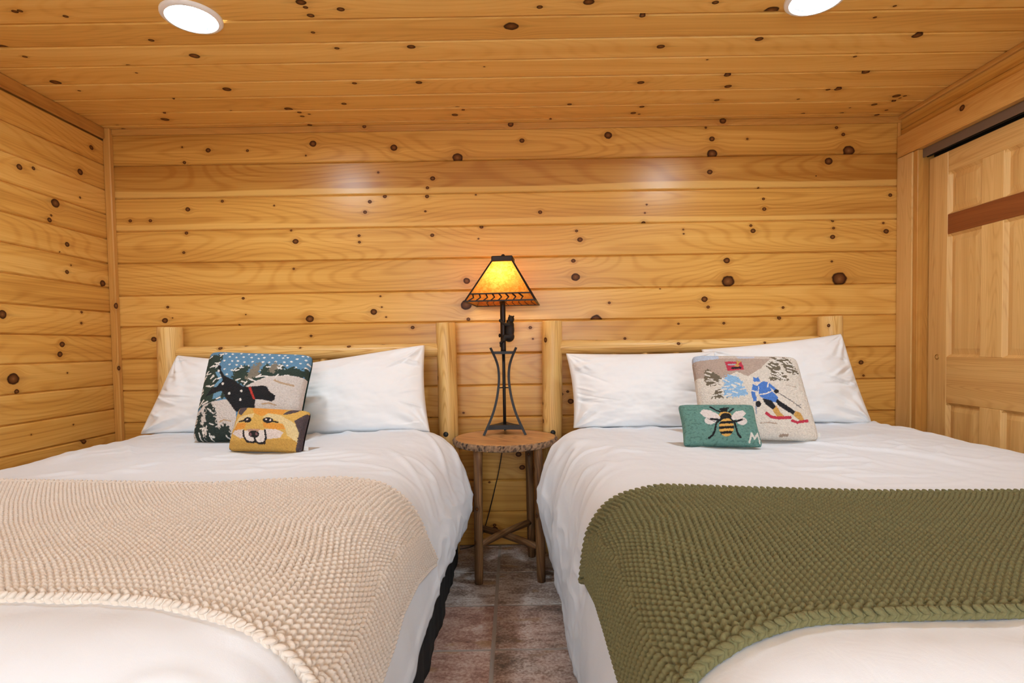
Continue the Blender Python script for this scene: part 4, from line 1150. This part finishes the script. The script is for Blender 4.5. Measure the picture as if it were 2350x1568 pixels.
def paint_fox(x, y):
    A = Art(x, y, (222, 178, 92)); BK, CR, OR, WH, DK = (30, 26, 28), (231, 207, 152), (231, 158, 64), (229, 214, 207), (84, 70, 73)
    A.poly([(560, 1300), (900, 1320), (1500, 1290), (1400, 1450), (560, 1450)], (206, 160, 78))
    A.poly([(930, 900), (1360, 900), (1330, 1000), (1150, 985), (1080, 1030), (980, 985)], OR)
    A.poly([(748, 880), (860, 850), (865, 930), (805, 1012), (755, 985)], DK); A.poly([(1318, 1002), (1390, 930), (1530, 890), (1480, 952), (1400, 990)], DK)
    A.poly([(690, 1160), (735, 1085), (785, 1030), (985, 985), (962, 1045), (830, 1062), (765, 1100), (720, 1190)], CR)
    A.poly([(1090, 1045), (1150, 985), (1300, 1008), (1445, 1105), (1470, 1220), (1430, 1340), (1345, 1260), (1330, 1140), (1235, 1072)], CR)
    A.poly([(705, 1195), (750, 1108), (880, 1112), (862, 1172), (780, 1192)], OR); A.poly([(1085, 1110), (1320, 1120), (1345, 1185), (1200, 1195), (1100, 1172)], OR)
    A.poly([(680, 1225), (720, 1190), (845, 1190), (850, 1290), (790, 1290)], WH); A.poly([(1110, 1190), (1240, 1190), (1310, 1225), (1260, 1290), (1110, 1310)], WH)
    A.ell(897, 1075, 52, 36, BK); A.line([(780, 1090), (860, 1080)], 18, BK); A.ell(1152, 1080, 62, 38, BK); A.line([(1190, 1085), (1262, 1106)], 20, BK)
    A.ell(893, 1070, 15, 12, WH); A.ell(1130, 1068, 11, 12, WH); A.ell(1180, 1078, 11, 14, WH)
    A.poly([(840, 1205), (1108, 1205), (1105, 1310), (1060, 1350), (1000, 1355), (970, 1330), (930, 1345), (870, 1330)], (236, 226, 220))
    A.poly([(890, 1190), (1050, 1190), (1030, 1225), (910, 1225)], (190, 150, 130))
    A.line([(845, 1205), (840, 1262), (872, 1332), (940, 1346), (972, 1330), (1010, 1356), (1072, 1350), (1105, 1290), (1108, 1205)], 22, BK)
    A.ell(970, 1250, 64, 42, BK); A.line([(975, 1280), (975, 1335)], 24, BK); A.ell(930, 1252, 14, 18, (130, 90, 95)); A.ell(1002, 1250, 14, 18, (130, 90, 95))
    A.poly([(1590, 940), (1640, 1000), (1600, 1450), (1350, 1450), (1412, 1330), (1462, 1210), (1452, 1110), (1440, 1078), (1520, 1010)], DK)
    A.line([(560, 1395), (610, 1385)], 30, BK)
    return A.c

def paint_bee(x, y):
    A = Art(x, y, (104, 148, 138)); BK, GD, WH = (22, 20, 22), (222, 172, 88), (228, 218, 214)
    m = perlin(x / 40, y / 26) > .22; A.put(m, (88, 130, 122))
    A.poly([(436, 965), (480, 918), (560, 932), (690, 1008), (690, 1062), (620, 1068), (490, 1025)], WH); A.ell(565, 1070, 72, 52, WH)
    A.poly([(812, 1035), (880, 950), (970, 930), (1014, 970), (960, 1035), (830, 1075)], WH); A.ell(960, 1075, 66, 52, WH)
    A.line([(520, 1040), (620, 1090)], 9, (150, 140, 140)); A.line([(905, 1090), (990, 1050)], 9, (150, 140, 140))
    for p in ([(700, 960), (640, 935), (575, 885)], [(790, 965), (850, 912)], [(690, 918), (740, 905), (792, 898)], [(690, 1060), (640, 1100), (625, 1190), (600, 1250), (560, 1278)],
              [(830, 1060), (870, 1110), (890, 1185), (910, 1242), (942, 1272)], [(690, 1072), (640, 1060), (572, 1052)], [(830, 1080), (890, 1082), (960, 1055)]):
        A.line(p, 24, BK)
    A.ell(738, 935, 44, 42, BK); A.ell(748, 1000, 78, 42, GD); A.ell(757, 1030, 72, 56, BK)
    inab = ((A.x - 765) / 92) ** 2 + ((A.y - 1155) / 112) ** 2 < 1
    yy = A.y + .00035 * (A.x - 765) ** 2 * -1 + .06 * (A.x - 765)
    bands = (np.floor((yy - 1050) / 31).astype(int) % 2) == 0
    A.put(inab & bands, GD); A.put(inab & ~bands, BK)
    A.line([(1050, 1318), (1078, 1218), (1112, 1276), (1160, 1212), (1184, 1318)], 24, (226, 222, 214))
    return A.c

def paint_ski(x, y):
    A = Art(x, y, (226, 216, 204)); rng = np.random.default_rng(9)
    BK, BL, LB, GD, RD, TR, WH = (30, 28, 32), (78, 126, 204), (146, 188, 226), (206, 158, 84), (190, 52, 74), (112, 100, 82), (232, 224, 216)
    A.poly([(300, 180), (1750, 180), (1600, 285), (1310, 300), (1190, 460), (1040, 562), (900, 500), (730, 590), (300, 560)], (182, 160, 146))
    A.poly([(300, 150), (720, 150), (700, 300), (640, 315), (300, 345)], (188, 198, 216)); A.poly([(700, 150), (1700, 150), (1500, 270), (1320, 298), (690, 300)], (206, 190, 178))
    A.poly([(900, 255), (1130, 255), (1120, 290), (930, 300)], (198, 200, 212))
    A.poly([(1310, 300), (1800, 200), (1800, 700), (1030, 570), (1190, 455)], (222, 212, 200))
    A.poly([(758, 350), (960, 350), (997, 470), (790, 487)], RD); A.line([(805, 398), (880, 395)], 24, (170, 172, 180)); A.line([(910, 335), (925, 420), (885, 415), (950, 345)], 16, GD); A.line([(850, 447), (948, 443)], 28, BK)
    def tree(p, n, col=TR, w=15):
        A.poly(p, col, 40); dashes(A, p, n, w, 60, WH, .25, rng, .5)
    tree([(545, 455), (600, 500), (650, 515), (700, 580), (690, 620), (725, 680), (510, 672), (520, 620), (488, 590), (510, 540), (498, 490)], 9)
    tree([(655, 715), (720, 750), (760, 765), (795, 835), (575, 835), (620, 780)], 6)
    tree([(1310, 345), (1400, 350), (1440, 430), (1430, 480), (1500, 520), (1545, 610), (1440, 600), (1305, 612), (1330, 500), (1268, 420)], 15)
    tree([(1320, 255), (1400, 270), (1480, 255), (1580, 340), (1600, 400), (1640, 440), (1665, 510), (1500, 482), (1460, 380), (1330, 305)], 14)
    tree([(790, 535), (895, 550), (930, 600), (975, 640), (960, 680), (1005, 725), (1045, 800), (900, 830), (740, 820), (745, 770), (715, 720), (760, 650), (718, 620), (760, 570)], 16, LB)
    A.poly([(1105, 570), (1140, 590), (1165, 568), (1195, 632), (1108, 640)], BL); A.line([(1120, 655), (1185, 660)], 26, (228, 214, 206))
    A.poly([(1098, 665), (1150, 690), (1225, 625), (1290, 640), (1405, 735), (1380, 765), (1305, 700), (1335, 750), (1415, 835), (1392, 895), (1330, 890), (1195, 832), (1150, 750), (1130, 780), (1150, 880), (1108, 890), (1080, 780)], BL)
    A.line([(1190, 800), (1260, 790), (1345, 750)], 16, WH); A.line([(1095, 755), (1150, 770)], 16, WH); A.line([(1290, 650), (1280, 700)], 16, WH); A.line([(1170, 700), (1165, 790)], 10, WH)
    A.ell(1390, 755, 32, 26, BK); A.ell(1168, 920, 36, 38, BK)
    A.poly([(1215, 850), (1325, 868), (1405, 965), (1350, 985), (1260, 922)], BK); A.poly([(1400, 850), (1450, 885), (1625, 990), (1600, 1035), (1555, 1010), (1430, 942), (1385, 895)], BK)
    A.poly([(1390, 930), (1432, 1000), (1495, 1062), (1400, 1066), (1345, 990)], GD); A.poly([(1625, 985), (1690, 1000), (1738, 1085), (1680, 1095), (1605, 1042)], GD)
    A.line([(1270, 1028), (1330, 1070), (1420, 1078), (1565, 1066)], 34, RD); A.line([(1590, 1102), (1650, 1118), (1775, 1088)], 32, RD)
    A.line([(1420, 778), (1600, 880), (1705, 945)], 10, (120, 114, 112)); A.line([(1640, 925), (1690, 905)], 8, (120, 114, 112)); A.line([(1140, 950), (1145, 1030)], 16, (160, 166, 180))
    A.line([(1200, 1140), (1300, 1132), (1400, 1142)], 12, (186, 164, 146)); A.line([(1450, 1262), (1540, 1255)], 26, (170, 146, 128)); A.line([(1510, 665), (1640, 685)], 10, (190, 172, 156))
    return A.c

cushion([(-1.372, -.655, .702), (-.912, -.697, .702), (-.902, -.495, 1.062), (-1.402, -.430, 1.086)], [(150, 1290), (1405, 1290), (1632, 200), (362, 165)], paint_dog,
        'large square hooked cushion with a black dog in falling snow', 200, 190, .070, .05, M['velvet'], .035)
cushion([(-1.106, -.872, .702), (-.798, -.941, .702), (-.788, -.862, .850), (-1.096, -.787, .862)], [(595, 1400), (1400, 1430), (1590, 915), (735, 880)], paint_fox,
        'small orange hooked cushion with a smiling fox face', 150, 100, .055, .035, M['velvet_dark'], .04, tagpos=(-.795, -.93, .712))
cushion([(.632, -.937, .702), (.912, -.979, .702), (.911, -.898, .850), (.634, -.857, .850)], [(270, 1340), (1228, 1350), (1115, 822), (195, 822)], paint_bee,
        'small teal hooked cushion with a striped bumblebee', 150, 100, .055, .035, M['velvet'], .05)
cushion([(.742, -.794, .702), (1.180, -.875, .702), (1.190, -.672, 1.022), (.772, -.588, 1.034)], [(470, 1280), (1945, 1285), (1640, 232), (355, 225)], paint_ski,
        'large square cream hooked cushion with a downhill skier in blue', 200, 190, .060, .045, M['velvet_cream'], .03, tagpos=(1.165, -.86, .72))

# ------------------------------------------------------------------ night table
TX, TY, TZ, TR_ = -.048, -.302, .650, .250
table = tag(empty('side_table', (TX, TY, 0)), 'round rustic wooden night table with bark edge and log legs, between the beds', 'table')
ns = 96
ang = np.arange(ns) * 2 * np.pi / ns
rim = TR_ * (1 + .006 * np.sin(3 * ang + 1) + .004 * np.sin(7 * ang))
rings = [0.001, .25, .5, .75, .93, .985]
V = np.concatenate([np.stack([TX + rim * f * np.cos(ang), TY + rim * f * np.sin(ang), np.full(ns, TZ - (.002 if f > .98 else 0))], -1) for f in rings] +
                   [np.stack([TX + rim * .985 * np.cos(ang), TY + rim * .985 * np.sin(ang), np.full(ns, TZ - .030)], -1)])
dirv = np.array([math.cos(math.radians(-28)), math.sin(math.radians(-28))])
uu = (V[:, 0] - TX) * dirv[0] + (V[:, 1] - TY) * dirv[1]; vv = -(V[:, 0] - TX) * dirv[1] + (V[:, 1] - TY) * dirv[0]
me = quads_mesh('tabletop', V, grid_faces(len(rings) + 1, ns, wrap_v=True), smooth=False, bp=np.stack([uu * 1.6, vv, np.full(len(uu), 4.4)], -1), tone=(1, .35, 0))
top = link('tabletop', me, M['tabletop'], table)
prof = [(-.001, .975), (-.004, 1.0), (-.012, 1.015), (-.020, 1.012), (-.028, 1.002), (-.032, .98), (-.032, .3)]
nb = 240; ab = np.arange(nb) * 2 * np.pi / nb
rb = TR_ * (1 + .006 * np.sin(3 * ab + 1) + .004 * np.sin(7 * ab))
VB = []
for k, (dz, f) in enumerate(prof):
    rg = RNG.uniform(-1, 1, nb) * (.0035 if 0 < k < 5 else 0) + (.003 * np.sin(ab * 53 + k) if 0 < k < 5 else 0)
    VB.append(np.stack([TX + (rb * f + rg) * np.cos(ab), TY + (rb * f + rg) * np.sin(ab), np.full(nb, TZ + dz)], -1))
me = quads_mesh('bark_edge', np.concatenate(VB), grid_faces(len(prof), nb, wrap_v=True)[:, ::-1], smooth=False)
o = link('bark_edge', me, M['bark'], top); o['label'] = 'rough dark bark edge'
LEGS = {'fl': (-.173, -.488), 'fr': (.109, -.476), 'br': (.075, -.166), 'bl': (-.192, -.172)}
for k, (lx, ly) in LEGS.items():
    zz = np.linspace(.0, .622, 16)
    lean = (zz - .3) * .012
    rr = np.full(16, .0205); rr[0] = .018; rr[1] = .0205
    kk = [(float(RNG.uniform(.1, .55)), float(RNG.uniform(-.03, .03)), .006) for _ in range(3)]
    tube('leg', np.stack([lx + lean * (1 if lx < TX else -1), np.full(16, ly), zz], -1), rr, M['leg'], table, ns=14, wob=.03, tone=(1, .25, 0), knots=kk)
for (a_, b_), z0 in ((('fl', 'br'), .180), (('bl', 'fr'), .158)):
    pa, pb = np.array(LEGS[a_]), np.array(LEGS[b_])
    t = np.linspace(.02, .98, 12)[:, None]
    xy = pa * (1 - t) + pb * t
    tube('stretcher', np.concatenate([xy, np.full((12, 1), z0) + .006 * np.sin(t * 3)], 1), [.014] + [.0165] * 10 + [.014], M['leg'], table, ns=12, wob=.03, tone=(1.08, .12, 0))

# ------------------------------------------------------------------ table lamp
LX, LY = -.050, -.203
lamp = tag(empty('table_lamp', (LX, LY, TZ)), 'lit iron table lamp with amber shade and a climbing bear, on the night table', 'lamp')
def at_az(az, r, z): return (LX + r * math.cos(az), LY + r * math.sin(az), z)
AZ = [math.radians(a) for a in (-150, -30, 90)]
rz = [(.650, .120), (.68, .104), (.72, .083), (.77, .061), (.83, .043), (.89, .032), (.94, .0285), (.99, .033), (1.03, .046), (1.065, .063), (1.086, .074)]
rz = catmull(rz, 40)
for az in AZ:
    lg = tube('curved_leg', [at_az(az, r, z) for z, r in rz], .0085, M['iron'], lamp, ns=4, square=True, smooth=False)
    tube('tie_rod', [at_az(az, .006, .884), at_az(az, .034, .884)], .003, M['iron'], lamp, ns=8)
def tri_plate(name, r, z0, z1, cc):
    pts = []
    for i in range(3):
        a0, a1 = AZ[i], AZ[(i + 1) % 3]
        p0, p1 = np.array(at_az(a0, r, 0))[:2], np.array(at_az(a1, r, 0))[:2]
        for t in np.linspace(0, 1, 8, endpoint=False):
            p = p0 * (1 - t) + p1 * t
            c = np.array([LX, LY]); p = c + (p - c) * (1 - cc * math.sin(math.pi * t))
            pts.append(p)
    bm = bmesh.new()
    f = bm.faces.new([bm.verts.new((p[0], p[1], z0)) for p in pts])
    e = bmesh.ops.extrude_face_region(bm, geom=[f])
    for v in e['geom']:
        if isinstance(v, bmesh.types.BMVert): v.co.z = z1
    bmesh.ops.recalc_face_normals(bm, faces=bm.faces)
    me = bpy.data.meshes.new(name); bm.to_mesh(me); bm.free()
    return link(name, me, M['iron'], lamp)
tri_plate('base_plate', .100, .676, .698, .10)
tri_plate('collar_plate', .062, 1.054, 1.068, .0)
tube('lower_stem', [(LX, LY, .69), (LX, LY, 1.06)], .008, M['iron'], lamp, ns=12)
zz = np.linspace(1.06, 1.318, 14)
tube('upper_stem', np.stack([LX + 0 * zz, LY + 0 * zz, zz], -1), .0130, M['bronze'], lamp, ns=14, wob=.05)
for cx, cz in ((-.018, 1.148), (-.013, 1.098)): # burrs on the trunk-like stem
    bm = bmesh.new(); bmesh.ops.create_icosphere(bm, subdivisions=2, radius=.0085)
    for v in bm.verts: v.co = Vector((LX + cx + v.co.x * .7, LY + v.co.y, cz + v.co.z * 1.2))
    me = bpy.data.meshes.new('stem_burr'); bm.to_mesh(me); bm.free(); link('stem_burr', me, M['bronze'], lamp)
# bear hugging the stem: blobs fused into one body
def bear():
    k = .0002
    W = lambda cx, cy, dy=0.0: Vector((LX + (cx - 490) * k, LY + dy, 1.26 - (cy - 448) * k))
    bm = bmesh.new()
    def ell(c, rx, ry, rz, rot=0.0):
        r = bmesh.ops.create_icosphere(bm, subdivisions=3, radius=1.0)
        Rm = Matrix.Rotation(rot, 3, 'Y')
        for v in r['verts']: v.co = c + Rm @ Vector((v.co.x * rx, v.co.y * ry, v.co.z * rz))
    def limb(pts, r0, r1):
        for i in range(len(pts) - 1):
            for t in np.linspace(0, 1, 7):
                p = pts[i].lerp(pts[i + 1], t); r = r0 + (r1 - r0) * (i + t) / (len(pts) - 1)
                ell(p, r, r, r)
    ell(W(655, 880), .024, .025, .046, .05); ell(W(640, 1040), .027, .027, .028); ell(W(665, 760), .021, .022, .026)
    ell(W(695, 600), .0165, .0165, .0185, -.3); ell(W(620, 650, -.002), .0085, .0085, .0075, -.5); ell(W(590, 672, -.002), .004, .005, .004)
    ell(W(655, 510, -.009), .0042, .0035, .0042); ell(W(758, 530, .006), .0045, .004, .0045)
    for s in (-1, 1):
        limb([W(650, 745, s * .016), W(555, 735, s * .020), W(430, 645, s * .012)], .0100, .0065); ell(W(420, 635, s * .010), .007, .006, .008)
        limb([W(640, 1050, s * .016), W(540, 1040, s * .021), W(500, 1120, s * .020), W(440, 1190, s * .012)], .0140, .0075); ell(W(425, 1200, s * .011), .007, .007, .009)
    me = bpy.data.meshes.new('bear_blobs'); bm.to_mesh(me); bm.free()
    tmp = bpy.data.objects.new('bear_tmp', me); COL.objects.link(tmp)
    rm = tmp.modifiers.new('r', 'REMESH'); rm.mode = 'VOXEL'; rm.voxel_size = .0016
    sm = tmp.modifiers.new('s', 'SMOOTH'); sm.factor = .5; sm.iterations = 3
    dg = bpy.context.evaluated_depsgraph_get(); dg.update()
    m2 = bpy.data.meshes.new_from_object(tmp.evaluated_get(dg))
    m2.name = 'bear_figure'
    bpy.data.objects.remove(tmp)
    m2.materials.clear()
    m2.polygons.foreach_set('use_smooth', np.ones(len(m2.polygons), bool))
    o = link('bear_figure', m2, M['bearskin'], lamp); o['label'] = 'dark bronze bear climbing the stem'
M['bearskin'] = simple('cast_bear', srgb(34, 28, 26), .42, .3, bump=.9, scale=520)
bear()
# square shade, turned a little on its axis
YAW = math.radians(-6)
def sh(x, y, z): return np.array([LX + .006 + x * math.cos(YAW) - y * math.sin(YAW), LY + x * math.sin(YAW) + y * math.cos(YAW), z])
HB, HT, ZB, ZT = .169, .050, 1.308, 1.517
def face_pt(k, s, f, ins=0.0):
    """side k, s in -1..1 along the side, f = 0 bottom .. 1 top"""
    h = HB + (HT - HB) * f - ins; z = ZB + (ZT - ZB) * f
    x, y = s * h, -h
    for _ in range(k): x, y = -y, x
    return sh(x, y, z)
FB = .185
for k in range(4):
    tube('corner_bar', [face_pt(k, -1, 0), face_pt(k, -1, 1)], .0050, M['bronze'], lamp, ns=4, square=True, smooth=False)
    for f, r in ((.012, .0048), (FB, .0042)):
        tube('shade_bar', [face_pt(k, -1, f), face_pt(k, 1, f)], r, M['bronze'], lamp, ns=4, square=True, smooth=False)
    V = [face_pt(k, -1, FB, .003), face_pt(k, 1, FB, .003), face_pt(k, 1, 1, .003), face_pt(k, -1, 1, .003)]
    link('mica_panel', quads_mesh('mica_panel', V, [(0, 1, 2, 3)]), M['mica'], lamp)
    V = [face_pt(k, -1, .01, .003), face_pt(k, 1, .01, .003), face_pt(k, 1, FB, .003), face_pt(k, -1, FB, .003)]
    o = link('mica_band', quads_mesh('mica_band', V, [(0, 1, 2, 3)]), M['mica_red'], lamp)
    for c in range(8):
        s0 = -.90 + c * .215
        tube('chevron_bar', [face_pt(k, s0 - .0, .02), face_pt(k, s0 + .095, FB * .5), face_pt(k, s0, FB)], .0040, M['bronze'], lamp, ns=4, square=True, smooth=False)
cp = box('shade_cap', (-.053, -.053, 0), (.053, .053, .028), M['bronze'], lamp, bev=.004)
bake(cp, Matrix.Translation(sh(0, 0, 1.513)) @ Matrix.Rotation(YAW, 4, 'Z'))
bm = bmesh.new(); bmesh.ops.create_uvsphere(bm, u_segments=16, v_segments=10, radius=.0105)
me = bpy.data.meshes.new('finial'); bm.to_mesh(me); bm.free(); me.polygons.foreach_set('use_smooth', np.ones(len(me.polygons), bool))
fo = link('finial', me, M['bronze'], lamp); bake(fo, Matrix.Translation(sh(0, 0, 1.546)))
# socket, harp, bulb
tube('socket', [(LX, LY, 1.312), (LX, LY, 1.325), (LX, LY, 1.33), (LX, LY, 1.372)], [.008, .010, .0165, .0165], M['brass'], lamp, ns=14)
th = np.linspace(-math.pi / 2, 1.5 * math.pi, 48)
tube('harp', [(LX + .044 * math.cos(t) * (1 if math.sin(t) > 0 else .75 + .25 * abs(math.cos(t))), LY, 1.415 + .098 * math.sin(t)) for t in th], .0022, M['brass'], lamp, ns=8, cap=False)
lathe('bulb', [(.0005, 1.372), (.013, 1.374), (.016, 1.388), (.026, 1.405), (.030, 1.425), (.027, 1.445), (.016, 1.459), (.0005, 1.464)], (LX, LY, 0), M['bulb'], lamp, ns=14)
cord = [(LX, LY, .674), (-.052, -.150, .657), (-.052, -.085, .6535), (-.054, -.050, .6535), (-.056, -.038, .640), (-.060, -.034, .58), (-.088, -.026, .42), (-.128, -.024, .26), (-.16, -.026, .14), (-.20, -.03, .03), (-.25, -.04, .006), (-.33, -.07, .005), (-.42, -.09, .005)]
pc = np.array(cord)
tt = np.linspace(0, len(pc) - 1, 70)
cs = np.stack([np.interp(tt, np.arange(len(pc)), pc[:, i]) for i in range(3)], -1)
for _ in range(3): cs[1:-1] = (cs[:-2] + cs[1:-1] * 2 + cs[2:]) / 4
o = tube('power_cord', cs, .0026, M['blackplastic'], lamp, ns=8); o['label'] = 'thin black power cord'
